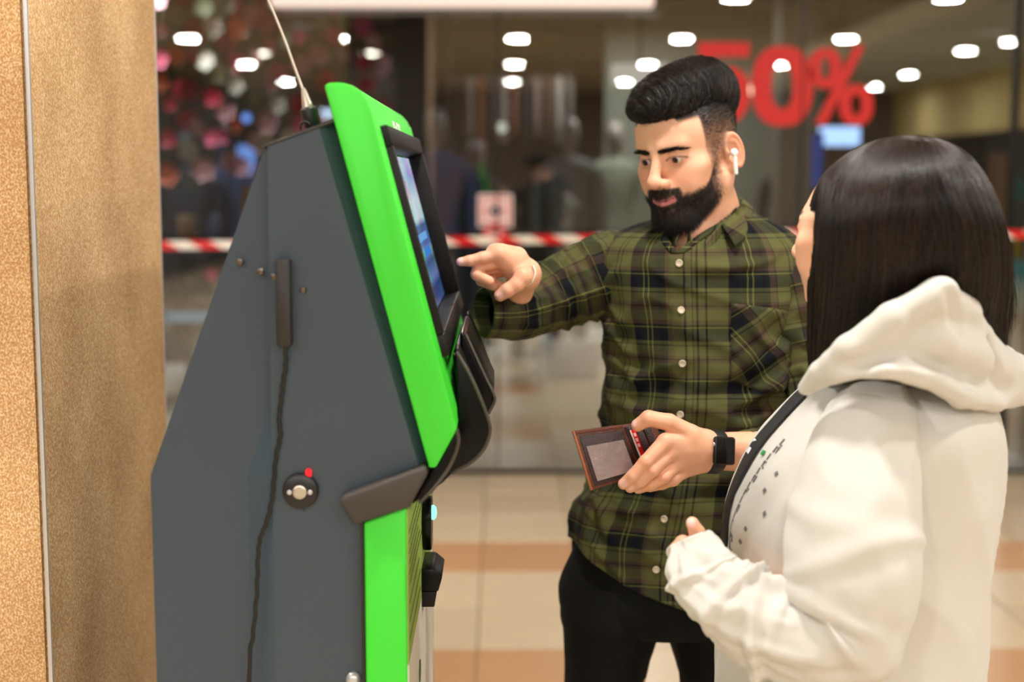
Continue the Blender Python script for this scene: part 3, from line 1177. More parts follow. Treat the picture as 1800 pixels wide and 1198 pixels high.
def cut(o, cutter):
    """hollow o with the box held in cutter (a builder)"""
    c = cutter.build('cutter', None, None, smooth=False)
    md = o.modifiers.new('hollow', 'BOOLEAN')
    md.operation = 'DIFFERENCE'
    md.object = c
    md.solver = 'EXACT'
    bpy.context.view_layer.update()
    dg = bpy.context.evaluated_depsgraph_get()
    nm = bpy.data.meshes.new_from_object(o.evaluated_get(dg), depsgraph=dg)
    o.modifiers.clear()
    old = o.data
    o.data = nm
    bpy.data.objects.remove(c)
    bpy.data.meshes.remove(old)


# raised green frame round the monitor, with sloping near edge
bY0, bY1 = KN + .022, 2.465
bs0, bs1 = .028, .325
h1 = .003
mb = MB()
base = [FP(.0, FN + .003, 0), FP(.0, FFAR - .003, 0), FP(Lf - .004, FFAR - .003, 0), FP(Lf - .004, FN + .003, 0)]
top = [FP(.006, bY0 - .006, h1), FP(.006, bY1 + .008, h1), FP(Lf - .02, bY1 + .008, h1), FP(Lf - .02, bY0 - .006, h1)]
mb.add(base + top, [(0, 1, 2, 3), (4, 7, 6, 5), (0, 4, 5, 1), (1, 5, 6, 2), (2, 6, 7, 3), (3, 7, 4, 0)])
bulge = mb.build('front_bulge', m_green, kiosk, bevel=.002)
frm, DEP = .024, .017
for o_ in (fas, bulge):
    cut(o_, fbox(bs0 + .004, bs1 - .004, bY0 + .004, bY1 - .004, -DEP, .05))

bez = fbox(bs0, bs1, bY0, bY1, h1 - .004, h1 + .016)
# monitor: frame as four bars round a sunken screen
fr = .026
H0, H1 = -DEP + .001, h1 + .0095
mon = fbox(bs0, bs0 + fr, bY0, bY1, H0, H1)
for q in (fbox(bs1 - fr * 1.1, bs1, bY0, bY1, H0, H1), fbox(bs0 + fr, bs1 - fr * 1.1, bY0, bY0 + fr * .8, H0, H1), fbox(bs0 + fr, bs1 - fr * 1.1, bY1 - fr, bY1, H0, H1)):
    mon.add(q.v, q.f)
bezel = mon.build('monitor_frame', m_bezel, kiosk, bevel=.0025)

scr_m = bpy.data.materials.new('touch_screen')
scr_m.use_nodes = True
nt = scr_m.node_tree
b = nt.nodes['Principled BSDF']
b.inputs['Roughness'].default_value = .12
at = nt.nodes.new('ShaderNodeAttribute')
at.attribute_name = 'guv'
sx = nt.nodes.new('ShaderNodeSeparateXYZ')
nt.links.new(at.outputs['Vector'], sx.inputs[0])
rv = ramp(nt, [(0, (190, 206, 224)), (.14, (150, 178, 206)), (.30, (206, 216, 222)), (.42, (190, 208, 214)), (.47, (62, 98, 138)), (.60, (74, 112, 152)), (.64, (112, 146, 178)), (.72, (50, 84, 126)), (.82, (94, 130, 166)), (.88, (36, 66, 108)), (1, (52, 86, 124))], 'LINEAR')
nz = nt.nodes.new('ShaderNodeTexVoronoi')
nz.distance = 'CHEBYCHEV'
nz.inputs['Scale'].default_value = 9
mp = nt.nodes.new('ShaderNodeMapping')
mp.inputs['Scale'].default_value = (1, .6, 1)
nt.links.new(at.outputs['Vector'], mp.inputs[0])
nt.links.new(mp.outputs[0], nz.inputs['Vector'])
mx = nt.nodes.new('ShaderNodeMix')
mx.data_type = 'RGBA'
mx.blend_type = 'OVERLAY'
mx.inputs[0].default_value = .35
nt.links.new(sx.outputs[1], rv.inputs[0])
nt.links.new(rv.outputs[0], mx.inputs[6])
nt.links.new(nz.outputs['Color'], mx.inputs[7])
b.inputs['Base Color'].default_value = (.01, .01, .012, 1)
nt.links.new(mx.outputs[2], b.inputs['Emission Color'])
b.inputs['Emission Strength'].default_value = .75
s0, s1, y0, y1 = bs0 + fr * 1.1, bs1 - fr * 1.2, bY0 + fr * .85, bY1 - fr * 1.05
hs = -DEP + .004
V = [FP(s, Y, hs) for s, Y in ((s0, y0), (s0, y1), (s1, y1), (s1, y0))]
V += [v - fnor * .001 for v in V]
mk('screen', V, [(0, 1, 2, 3), (4, 7, 6, 5), (0, 4, 5, 1), (1, 5, 6, 2), (2, 6, 7, 3), (3, 7, 4, 0)], scr_m, bezel, smooth=False,
   attrs={'guv': np.array([(0, 0, 0), (1, 0, 0), (1, 1, 0), (0, 1, 0)] * 2, float)})
# a few interface buttons lit on the screen
for k, (u0, u1, v0, v1, c) in enumerate(((.1, .3, .62, .68, (230, 110, 70)), (.36, .6, .62, .68, (90, 190, 110)), (.66, .9, .62, .68, (70, 140, 220)), (.1, .45, .52, .57, (120, 180, 240)), (.5, .9, .52, .57, (120, 180, 240)))):
    q = fbox(s0 + (s1 - s0) * v0, s0 + (s1 - s0) * v1, y0 + (y1 - y0) * u0, y0 + (y1 - y0) * u1, hs, hs + .0006)
    q.build('screen_button', emat('screen_button_%d' % k, c, .7), bezel, smooth=False)
# white marks of the name plate above the monitor
mb = MB()
wt = mat('white_print', (236, 240, 232), rough=.5)
Ym = KN + .27
for k, (dy, wd, sa, sb) in enumerate(((0, .016, .012, .018), (.0, .007, .018, .028), (.030, .010, .012, .028), (.052, .026, .012, .017), (.052, .026, .023, .028), (.052, .008, .012, .028), (.092, .010, .012, .028), (.114, .024, .012, .017), (.122, .008, .012, .028))):
    q = fbox(sa, sb, Ym + dy, Ym + dy + wd, h1, h1 + .0012)
    mb.add(q.v, q.f)
mb.build('name_plate_marks', wt, kiosk, smooth=False)

# black moulded bumper below the screen: near cheek, hood and tray
ch = [(796, 622), (803, 618), (838, 700), (858, 752), (860, 772), (853, 797), (838, 816), (818, 832), (792, 845), (776, 862), (757, 876), (730, 887), (757, 824), (768, 818), (804, 752)]
ch2 = [(796, 640), (806, 640), (852, 740), (858, 758), (856, 780), (842, 800), (820, 812), (790, 826), (760, 850), (740, 852), (768, 818), (804, 752)]


def cheek(pts, Y0, Y1, name, bev=.006):
    return MB().prism(kpoly(pts, Y0), (0, Y1 - Y0, 0)).build(name, m_gloss, kiosk, bevel=bev, segs=3)


inner = [(790, 640), (806, 645), (850, 748), (852, 772), (842, 795), (815, 820), (785, 838), (765, 858), (745, 866), (757, 826), (768, 818), (804, 752)]
side_cheek = [(804, 754), (806, 765), (800, 792), (786, 822), (766, 850), (742, 872), (724, 884), (735, 864), (758, 826), (768, 819)]
cheek(side_cheek, KN - .010, KN + .045, 'lower_cheek', .004)
cheek(ch, KN + .046, KN + .10, 'near_cheek')
cheek(inner, KN + .101, KF - .170, 'hood', .004)
cheek([(x + 4, y) for x, y in ch], KF - .169, KF - .115, 'far_cheek')
for pp, yy_, nm_ in (([(803, 752), (806, 772), (800, 796), (786, 824), (764, 853), (738, 880)], KN - .009, 'cheek_rim'),
                     ([(800, 626), (822, 664), (840, 702), (858, 750), (860, 772), (852, 797), (838, 815), (818, 831), (792, 844)], KN + .047, 'cheek_rim'),
                     ([(812, 612), (848, 690), (866, 727), (867, 742), (856, 764)], KN + .161, 'hood_rim')):
    MB().tube(cr(kpoly(pp, yy_), 40), .0026, 8).build(nm_, m_rim, kiosk)
# pin pad hood, standing further out in the middle
cheek([(802, 608), (812, 612), (848, 690), (866, 726), (867, 742), (858, 760), (836, 800), (806, 752)], KN + .16, KN + .40, 'keypad_hood', .006)
# graphite shelf bumper standing out of the near side
pts = [(600, 874), (606, 864), (748, 812), (754, 826), (722, 884), (626, 915)]
MB().prism(kpoly(pts, KN - .026), (0, .04, 0)).build('side_bumper', m_trim, kiosk, bevel=.005, segs=3)

# lower green column with the printed instruction sheet on its front
gx0, gx1 = K(642, 1000)[0], K(716, 1000)[0]
zt0, zt1 = K(642, 912)[2], K(716, 886)[2]
GN, GF = KN - .016, 2.36
MB().prism([(gx0, GN, zt0), (gx1, GN, zt1), (gx1, GN, zb), (gx0, GN, zb)], (0, GF - GN, 0)).build('lower_door', m_green, kiosk, bevel=.004)
MB().box((gx0 - .002, GN + .01, (zt0 + zb) / 2), (.004, .02, zt0 - zb)).build('door_gap', M['black'], kiosk, smooth=False)
zs0, zs1 = K(716, 892)[2], K(716, 1163)[2]
MB().box((gx1 + .0008, (GN + GF) / 2, (zs0 + zs1) / 2), (.0016, GF - GN - .01, zs0 - zs1)).build('instruction_sheet', mat('olive_print', (146, 176, 78), rough=.6), kiosk, smooth=False)
MB().box((gx1 + .0008, (GN + GF) / 2, (zb + .1 + zs1) / 2), (.0016, GF - GN - .01, zs1 - zb - .1)).build('white_sheet', mat('white_sheet', (226, 222, 212), rough=.6), kiosk, smooth=False)
tm = mat('print_ink', (74, 92, 40), rough=.7)
mb = MB()
r2 = np.random.default_rng(3)
z = zs0 - .035
while z > zs1 + .02:
    y = GN + .03
    yend = GN + .2 + .12 * r2.random()
    while y < yend:
        wd = .008 + .018 * r2.random()
        mb.box((gx1 + .0018, y + wd / 2, z), (.0006, wd, .0035))
        y += wd + .005
    z -= .0135 if r2.random() > .22 else .024
mb.build('print_lines', tm, kiosk, smooth=False, kind='stuff')
c = np.array([gx1 + .002, KN + .28, K(740, 1176)[2]])
c = W(740, 1178, KN + .215)
MB().lathe([(.016, 0), (.016, .0012), (.010, .0014), (.0, .0014)], (gx1 + .0016, c[1], c[2]), (1, 0, 0), 20).build('round_mark', tm, kiosk)

# coin slot plate with a green light, receipt box
Yd = KN + .33
q0, q1 = W(752, 872, Yd), W(752, 966, Yd)
zc = (q0[2] + q1[2]) / 2
hl = (q0[2] - q1[2]) / 2
prof = []
for t in np.linspace(0, 2 * PI, 29)[:-1]:
    wv = .036 * (1 + .35 * math.sin(t)) * math.cos(t)
    prof.append((gx1 + .001, Yd + wv, zc + hl * math.sin(t)))
coin = MB().prism(prof, (.014, 0, 0)).build('coin_slot_plate', m_gloss, kiosk, bevel=.003)
gl = W(753, 900, Yd)
MB().lathe([(.011, 0), (.011, .004), (.007, .007), (.001, .008)], (gx1 + .0145, Yd, gl[2]), (1, 0, 0), 18).build('green_light', emat('green_led', (120, 255, 205), 2.2), coin)
z0, z1 = W(753, 984, Yd)[2], W(753, 1050, Yd)[2]
zm = z0 + (z1 - z0) * .58
rb = MB().prism([(gx1, Yd - .05, z0), (gx1 + .018, Yd - .05, z0), (gx1 + .032, Yd - .05, z0 - .012), (gx1 + .026, Yd - .05, zm), (gx1, Yd - .05, zm)], (0, .10, 0)).build('receipt_box', m_gloss, kiosk, bevel=.002)
MB().prism([(gx1, Yd - .048, zm - .001), (gx1 + .024, Yd - .048, zm - .001), (gx1 + .02, Yd - .048, z1), (gx1, Yd - .048, z1)], (0, .096, 0)).build('receipt_flap', m_bezel, rb, bevel=.002)

# things screwed on to the near side -------------------------------------------------
YP = KN


def sd(x, y, dy=0):
    p = W(x, y, KN)
    return np.array([p[0], KN + dy, p[2]])


tl, br_ = sd(487, 453), sd(516, 607)
c = (tl + br_) / 2
bx = MB().box((c[0], KN - .010, c[2]), (br_[0] - tl[0], .02, tl[2] - br_[2])).build('junction_box', mat('box_black', (34, 31, 31), rough=.4, bump=.3, bscale=900), kiosk, bevel=.004, segs=2)
cab = [(503, 606, -.010), (503, 640, -.006), (498, 672, -.004), (495, 700, -.004), (491, 735, -.004), (493, 765, -.004), (486, 800, -.004), (481, 850, -.004), (478, 880, -.004), (468, 920, -.004), (458, 945, -.004), (454, 980, -.004), (452, 1040, -.004), (446, 1110, -.004), (438, 1198, -.004)]
pts = [sd(*q) for q in cab]
e = pts[-1].copy()
pts += [e + [-.006, 0, -.3], [e[0] - .01, e[1], .06]]
P = cr(pts, 90)
P[:, 0] += .0008 * np.sin(np.arange(90) * 1.9)
MB().tube(P, .0028, 7).build('cable', M['black'], kiosk)
scr = mat('screw_steel', (120, 110, 100), rough=.3, metal=1)
for k, (x, y, dy) in enumerate(((421, 461, .006), (458, 478, .002), (482, 487, 0), (533, 510, 0))):
    c = sd(x, y, dy)
    s_ = MB().lathe([(.0045, 0), (.0045, .001), (.0032, .0028), (.0016, .003), (.0012, .0018), (.0003, .0017)], c, (0, -1, 0), 14).build('screw', scr, kiosk)
# round key reader
c = sd(529, 861)
rd = MB().lathe([(.0225, 0), (.0225, .006), (.0215, .009), (.019, .0105), (.010, .0115), (.0002, .0115)], c, (0, -1, 0), 36).build('key_reader', mat('reader_black', (22, 21, 22), rough=.4), kiosk)
MB().lathe([(.0085, .010), (.0085, .0128), (.007, .0134), (.0066, .0122), (.0002, .0122)], c + [0, 0, 0], (0, -1, 0), 24).build('contact_disc', mat('contact_steel', (206, 198, 184), rough=.35, metal=.8), rd)
for sx_ in (-1, 1):
    MB().lathe([(.003, .0095), (.003, .0118), (.0015, .0124), (.0002, .0122)], c + [sx_ * .0128, 0, -.0003], (0, -1, 0), 12).build('reader_screw', M['steel'], rd)
MB().lathe([(.0015, .0105), (.0013, .0112), (.0002, .0113)], c + [-.0015, 0, .0125], (0, -1, 0), 10).build('pin_hole', M['black'], rd)
lc = sd(542, 833)
MB().lathe([(.0038, 0), (.0038, .009), (.0026, .0115), (.0004, .012)], lc - [0, -.0, .004] + [0, -.003, 0], (.12, -.2, 1), 14).build('red_indicator', emat('red_led', (255, 40, 44), 1.6), rd)
MB().lathe([(.0012, 0), (.0012, .0006), (.0002, .0007)], sd(535, 897), (0, -1, 0), 10).build('drill_hole', M['black'], kiosk)
MB().lathe([(.0095, 0), (.0095, .004), (.007, .0075), (.003, .009), (.0002, .009)], sd(622, 1192), (0, -1, 0), 24).build('lock_bolt', M['steel'], kiosk)

# whip antenna on the sloping top
a0 = W(549, 222, KN + .07)
a1 = W(542, 188, KN + .07)
a2 = W(534, 160, KN + .07)
a3 = W(472, 0, KN + .07)
d = a3 - a2
ant = empty('antenna', a0, parent=None)
ant.parent = kiosk
ant.location = a0 - ORG[kiosk.name]
ORG[ant.name] = a0
ax = (a2 - a0) / np.linalg.norm(a2 - a0)
MB().lathe([(.012, -.012), (.012, -.004), (.0085, -.003), (.0085, 0)], a0, ax, 20).build('antenna_nut', scr, ant)
L1 = np.linalg.norm(a1 - a0)
MB().lathe([(.0105, -.001), (.0105, L1 * .9), (.008, L1)], a0, ax, 20).build('antenna_base', M['black'], ant, bevel=.001)
L2 = np.linalg.norm(a2 - a0)
MB().lathe([(.0072, L1), (.0065, L1 + .004), (.0035, L2), (.0020, L2 + .004)], a0, ax, 16).build('antenna_ferrule', mat('ferrule', (190, 180, 168), rough=.35, metal=.7), ant)
MB().tube(cr([a2 - ax * .004, a2 + d * .25, a2 + d * .6 + [.001, 0, 0], a3, a3 + d * .35], 24), np.linspace(.0017, .0011, 24), 7).build('whip', mat('whip_metal', (206, 196, 184), rough=.4, metal=.5), ant)
lp = [W(x, y, KN + .05) for x, y in ((545, 219), (538, 214), (530, 216), (528, 226), (532, 232))]
MB().tube(cr(lp, 20), .0016, 6).build('lead_loop', M['black'], ant)

# ================================================================== PEOPLE: shared tools
def attr_mat(name, rough=.5, sss=0., spec=.5, bump=0., bscale=400., sheen=0.):
    """principled material whose pigment comes from the mesh attribute 'col'"""
    m = mat(name, (200, 200, 200), rough=rough, sss=sss, spec=spec, bump=bump, bscale=bscale, sheen=sheen)
    nt = m.node_tree
    at = nt.nodes.new('ShaderNodeAttribute')
    at.attribute_name = 'col'
    nt.links.new(at.outputs['Color'], nt.nodes['Principled BSDF'].inputs['Base Color'])
    return m


def L3(c):
    return np.array(lin(c)[:3])


def sstep(a, b, x):
    t = np.clip((x - a) / (b - a), 0, 1)
    return t * t * (3 - 2 * t)


def mixc(c, col, w):
    return c * (1 - w[:, None]) + col * w[:, None]


def rot_fwd(yaw, pitch, roll):
    """columns: person's right, forward, up. yaw 0 faces the camera (-Y), positive turns towards -X"""
    f = np.array([-math.sin(yaw) * math.cos(pitch), -math.cos(yaw) * math.cos(pitch), -math.sin(pitch)])
    r = np.cross(f, [0, 0, 1.0])
    r /= np.linalg.norm(r)
    u = np.cross(r, f)
    r2 = r * math.cos(roll) + u * math.sin(roll)
    u2 = np.cross(r2, f)
    return np.stack([r2, f, u2], 1)


def head_f(p, ns=None, extra=None, smile=1.0):
    q = p.copy()
    q[:, 0] = np.abs(q[:, 0])
    d = ell(q, (0, -.012, .048), (.0755, .098, .086))
    d = smin(d, ell(q, (0, .028, .050), (.065, .058, .060)), .03)
    d = smin(d, ell(q, (0, .030, -.02), (.059, .056, .070)), .03)
    d = smin(d, cap(q, (.053, -.006, -.042), (.021, .064, -.083), .017, .016), .03)
    d = smin(d, ell(q, (0, .071, -.085), (.024, .020, .018)), .022)
    d = smin(d, ell(q, (.047, .052, -.006), (.020, .022, .015)), .02)
    d = smin(d, ell(q, (.034, .060, -.032), (.022, .024, .024)), .025)
    d = smin(d, cap(q, (.010, .086, .036), (.040, .073, .037), .010, .008), .015)
    d = smax(d, -ell(q, (.031, .099, .014), (.017, .014, .0105)), .012)
    d = smin(d, cap(q, (0, .086, .028), (0, .110, -.014), .0075, .0100), .012)
    d = smin(d, ell(q, (0, .1125, -.020), (.0115, .0115, .0095)), .008)
    d = smin(d, ell(q, (.0125, .1005, -.0235), (.0072, .011, .0078)), .006)
    d = smin(d, ell(q, (0, .072, -.052), (.030, .026, .024)), .02)
    d = smin(d, cap(q, (.003, .0990, -.0495), (.0275, .080, -.0455), .0042, .0020), .005)
    d = smin(d, cap(q, (0, .0975, -.0600), (.0240, .082, -.0500), .0054, .0026), .005)
    d = smax(d, -cap(q, (0, .1035, -.0548), (.0290, .0830, -.0460), .0011), .002)
    d = smax(d, -ell(q, (.0066, .106, -.0310), (.0040, .0058, .0035)), .003)
    # lids
    d = smin(d, np.sqrt(((q - np.array([.0315, .0735, .014])) ** 2).sum(1)) - .0139, .005)
    d = smax(d, -ell(q, (.0318, .089, .0118), (.0152, .012, .0054)), .0012)
    # ear
    e = q - np.array([.0735, -.014, .002])
    a = math.radians(28)
    ex = e[:, 0] * math.cos(a) + e[:, 1] * math.sin(a)
    ey = e[:, 0] * math.sin(a) - e[:, 1] * math.cos(a)
    ez = e[:, 2] + .22 * ey
    E = np.stack([ex, ey, ez], 1)
    de = ell(E, (.001, .010, .002), (.0060, .0185, .0305))
    de = smin(de, ell(E, (.001, .002, -.027), (.0055, .0075, .0085)), .006)
    de = smax(de, -ell(E, (.0085, .0075, .0), (.0075, .0115, .0200)), .003)
    rho = np.sqrt(((ey - .010) / .0165) ** 2 + ((ez - .002) / .0285) ** 2)
    dr = np.sqrt(((rho - 1) * .021) ** 2 + (ex - .004) ** 2) - .0034
    dr = smax(dr, -(ez + .020 + .6 * ey), .004)
    de = smin(de, dr, .003)
    de = smax(de, -ell(E, (.002, .0, -.003), (.006, .004, .006)), .003)
    de = smin(de, ell(E, (.005, -.0035, -.002), (.004, .003, .006)), .003)
    d = smin(d, de, .007)
    if ns is not None:
        for a_, b_, ra, rb, k in ns:
            d = smin(d, cap(p, a_, b_, ra, rb), k)
    if extra is not None:
        d = extra(p, q, d)
    return d


def join(parts):
    V, F, C = [], [], []
    o = 0
    for v, f, c in parts:
        V.append(v)
        F.append(f + o)
        C.append(c)
        o += len(v)
    return np.vstack(V), np.vstack(F), np.vstack(C)


def sweep(path, n, m, fold=None, flat=None, tw=0.):
    """path rows: x,y,z,r ; returns rings (n,m,3), arc length (n,), angle (m,), radius (n,)"""
    K = cr(path, n)
    P, R = K[:, :3], K[:, 3]
    T = np.gradient(P, axis=0)
    T /= np.linalg.norm(T, axis=1)[:, None]
    u = np.cross(T[0], [0, 1.0, 0.0])
    u /= np.linalg.norm(u)
    S = np.concatenate([[0], np.cumsum(np.linalg.norm(np.diff(P, axis=0), axis=1))])
    A = np.linspace(0, 2 * PI, m + 1)[:-1]
    out = np.zeros((n, m, 3))
    for i in range(n):
        u = u - T[i] * (u @ T[i])
        u /= np.linalg.norm(u)
        w = np.cross(T[i], u)
        r = R[i] * np.ones(m)
        if fold is not None:
            r = r + fold(S[i], A, R[i])
        out[i] = P[i] + np.outer(np.cos(A + tw) * r, u) + np.outer(np.sin(A + tw) * r, w)
    return out, S, A, R


def grid_faces(n, m, closed=True):
    i, j = np.meshgrid(np.arange(n - 1), np.arange(m if closed else m - 1), indexing='ij')
    i, j = i.ravel(), j.ravel()
    j2 = (j + 1) % m
    return np.stack([i * m + j, i * m + j2, (i + 1) * m + j2, (i + 1) * m + j], 1)


def pxp(x, y, Y, *r):
    return list(W(x, y, Y)) + list(r)


def crease(x, y, seed=0, sharp=1.6):
    """ridged noise, 0..1, high on the fold ridges"""
    v = vnoise(np.stack([x, y, np.zeros_like(x) + seed * 7.3], -1), seed)
    return (1 - np.abs(v)) ** sharp


def trace(P0, dirf, sdf, step, m, lift, pull=None):
    """strands walking over an implicit surface; returns (n,m,3)"""
    P = P0.copy()
    out = [P.copy()]
    for k in range(1, m):
        g = grad(sdf, P, .002)
        D = dirf(P, k / m)
        D = D - g * np.sum(D * g, 1)[:, None]
        D /= np.linalg.norm(D, axis=1)[:, None] + 1e-9
        P = P + D * step
        dd = sdf(P)
        P = P - np.clip(dd - lift, -.02, .02)[:, None] * grad(sdf, P, .002)
        out.append(P.copy())
    return np.stack(out, 1)


skin_mat = attr_mat('skin', rough=.44, sss=.18, spec=.45, bump=.10, bscale=700)
SKIN = L3((236, 180, 149))
LIPC = L3((204, 112, 124))
PINK = L3((228, 150, 124))
DARKH = L3((32, 24, 22))


def eye_mesh(parent, R, o, s, cx, gaze, name='eye'):
    """eyeball with iris, local centre (cx,.0735,.014)"""
    c = np.array([cx, .0735, .014])
    g = np.array(gaze, float)
    g /= np.linalg.norm(g)
    nu, nv = 28, 22
    t1 = np.cross(g, [0, 0, 1.0])
    t1 /= np.linalg.norm(t1)
    t2 = np.cross(g, t1)
    V, C = [], []
    for i in range(nv):
        th = (i + .02) / (nv - .96) * PI
        for k in range(nu):
            a = 2 * PI * k / nu
            V.append(c + .0123 * (g * math.cos(th) + (t1 * math.cos(a) + t2 * math.sin(a)) * math.sin(th)))
            ri = .0123 * math.sin(th) if th < PI / 2 else 1
            C.append((4, 3, 3) if ri < .0024 else ((52, 32, 22) if ri < .0058 else (214, 204, 200)))
    V = np.array(V)
    F = grid_faces(nv, nu)
    return mk(name, (V * s) @ R.T + o, F, eye_m, parent, attrs={'col': np.array([L3(x) for x in C])})


eye_m = attr_mat('eye_surface', rough=.08, spec=.6)

# ================================================================== THE MAN
mY = 2.40
base = W(1200, 1000, 2.46)
man = empty('person', (base[0], 2.46, 0.0012), 'bearded man in a green and navy plaid shirt, pointing at the kiosk screen', 'person')

# ---- head
HR = rot_fwd(math.radians(41), math.radians(13), math.radians(-4))
HS = .965
HO = W(1188, 281, 2.335) - HS * (HR @ np.array([-.0315, .083, .012]))


def to_w(v, R=HR, o=HO, s=HS):
    return (v * s) @ R.T + o


def to_l(v, R=HR, o=HO, s=HS):
    return ((np.asarray(v) - o) @ R) / s


nb = to_l(W(1264, 440, 2.455))
nt_ = np.array([0, -.020, -.030])
ch0 = to_l(W(1226, 452, 2.415))
ns = [(nt_, nb, .052, .060, .03), (nb, ch0, .055, .06, .03), (np.array([-.055, -.03, -.03]), to_l(W(1236, 432, 2.412)), .012, .010, .02)]


def man_extra(p, q, d):
    # short beard volume on chin and jaw
    d = smin(d, ell(q, (0, .071, -.091), (.029, .022, .019)), .02)
    d = smin(d, cap(q, (.050, .002, -.050), (.022, .062, -.088), .015, .017), .02)
    return d


fh = lambda p: head_f(p, ns, man_extra)
hV, hF = surf(fh, (-.105, -.20, -.25), (.105, .14, .15), .0018)
x, y, z = np.abs(hV[:, 0]), hV[:, 1], hV[:, 2]
hc = np.tile(SKIN, (len(hV), 1))
nzv = vnoise(hV * 90, 3)
hc = hc * (1 + .04 * vnoise(hV * 25, 1)[:, None])
fl = np.exp(-(((x - .038) / .02) ** 2 + ((z + .022) / .018) ** 2)) * (y > .03) + .7 * np.exp(-((x / .012) ** 2 + ((z + .018) / .012) ** 2)) * (y > .09)
hc = mixc(hc, PINK, .45 * np.clip(fl, 0, 1))
eye_shade = np.exp(-(((x - .0315) / .019) ** 2 + ((z - .008) / .010) ** 2)) * (y > .05)  # socket shadow round the eyes, painted into the skin colour
hc = mixc(hc, L3((168, 104, 84)), .45 * np.clip(eye_shade, 0, 1))
earm = sstep(.074, .082, x) * (y < .02) * (y > -.06)
hc = mixc(hc, L3((226, 140, 112)), .45 * earm)
lip = np.exp(-np.maximum(0, np.abs(z + .0562 - .28 * np.clip(x - .008, 0, 1)) - .0048) / .0008) * sstep(.0270, .0235, x + .4 * np.abs(z + .0545)) * (y > .078)
hc = mixc(hc, LIPC, np.clip(lip, 0, 1) * .9)
lash = np.exp(-((np.sqrt(((x - .0318) / .0165) ** 2 + ((z - .0118) / .0066) ** 2) - 1) / .12) ** 2) * (y > .07) * sstep(.010, .014, z)
hc = mixc(hc, L3((40, 26, 24)), np.clip(lash, 0, 1) * .9)
# hair pigment under the short sides: temple edge is cut square, blends out downwards
hl = sstep(.048, .042, y + .15 * np.clip(.05 - z, 0, 1)) * sstep(-.055, .0, z + .35 * np.clip(y, -1, 0) + .03 * (y < -.02))
side = hl * (x > .02) * (1 - earm * (z < .036))
fade = side * np.clip(.35 + .65 * sstep(-.01, .075, z), 0, 1) * sstep(-.045, .03, z - .25 * np.clip(-y - .02, -1, 1))
top = sstep(.070, .080, z + .5 * np.clip(y - .065, -1, 1) * 0) * (y < .075)
hc = mixc(hc, DARKH, np.clip(np.maximum(.94 * fade, top), 0, 1))
# beard pigment
zl = np.interp(y, [.0, .018, .032, .050, .070, .084, .12], [.012, -.006, -.028, -.043, -.047, -.049, -.049])
zj = np.interp(y, [0, .065], [-.066, -.112])
bd = sstep(.007, -.007, z - zl + .003 * nzv) * sstep(.002, .040, y) ** .8 * sstep(zj - .006, zj + .004, z)
mo = (z < -.030) * (z > -.053 - .3 * np.clip(x - .014, 0, 1)) * sstep(.040, .031, x + .25 * np.clip(z + .045, 0, 1)) * (y > .070)
mo = mo * sstep(-.032, -.036, z)
bd = np.maximum(bd, mo)
notlip = 1 - np.clip(lip * 1.5, 0, 1)
soft = np.exp(-((np.abs(x - .013) / .006) ** 2 + ((z + .071) / .005) ** 2)) * (y > .07)
bd = bd * notlip * (1 - .25 * soft)
slit = np.exp(-((z + .0545 - .34 * np.clip(x - .008, 0, 1)) / .0011) ** 2) * (x < .027) * (y > .072)
hc = mixc(hc, L3((92, 44, 46)), np.clip(slit, 0, 1) * .8)
sb = sstep(.0, .012, y) * sstep(.034, .024, y) * (z > -.03) * (z < .03) * (x > .05)
dens = np.maximum(bd * sstep(-.02, .03, y + .02), 0)
hc = mixc(hc, DARKH, np.clip(.92 * bd + .30 * sb, 0, .95))
bw = np.exp(-((z - (.0300 + .07 * np.clip(x - .010, 0, .026) - .25 * np.clip(x - .036, 0, 1))) / np.interp(x, [.008, .016, .036, .050], [.0024, .0034, .0026, .0010])) ** 2) * (x > .008) * (x < .052) * (y > .045)
hc = mixc(hc, DARKH, np.clip(bw * .85, 0, .85))

# ---- right hand (pointing) and left hand (with the wallet)


def hand_f(fing, palm, kf=.0035, kp=.011):
    def f(p):
        d = None
        for a, b, ra, rb in palm:
            c = cap(p, a, b, ra, rb)
            d = c if d is None else smin(d, c, kp)
        for pts, rs in fing:
            c = chain(p, pts, rs, .003)
            d = smin(d, c, kf)
        return d
    return f


def PX(lst):
    return [W(*q) for q in lst]


def hand_col(V, nails, knuck):
    c = np.tile(SKIN * np.array([1.0, .95, .92]), (len(V), 1)) * (1 + .05 * vnoise(V * 60, 5)[:, None])
    for k in knuck:
        w = np.exp(-((V - k) ** 2).sum(1) / .011 ** 2)
        c = mixc(c, L3((220, 138, 108)), .45 * w)
    for k in nails:
        dd = np.sqrt(((V - k) ** 2).sum(1))
        c = mixc(c, L3((246, 196, 190)), .85 * sstep(.0075, .0055, dd))
    return c


rY = 2.30
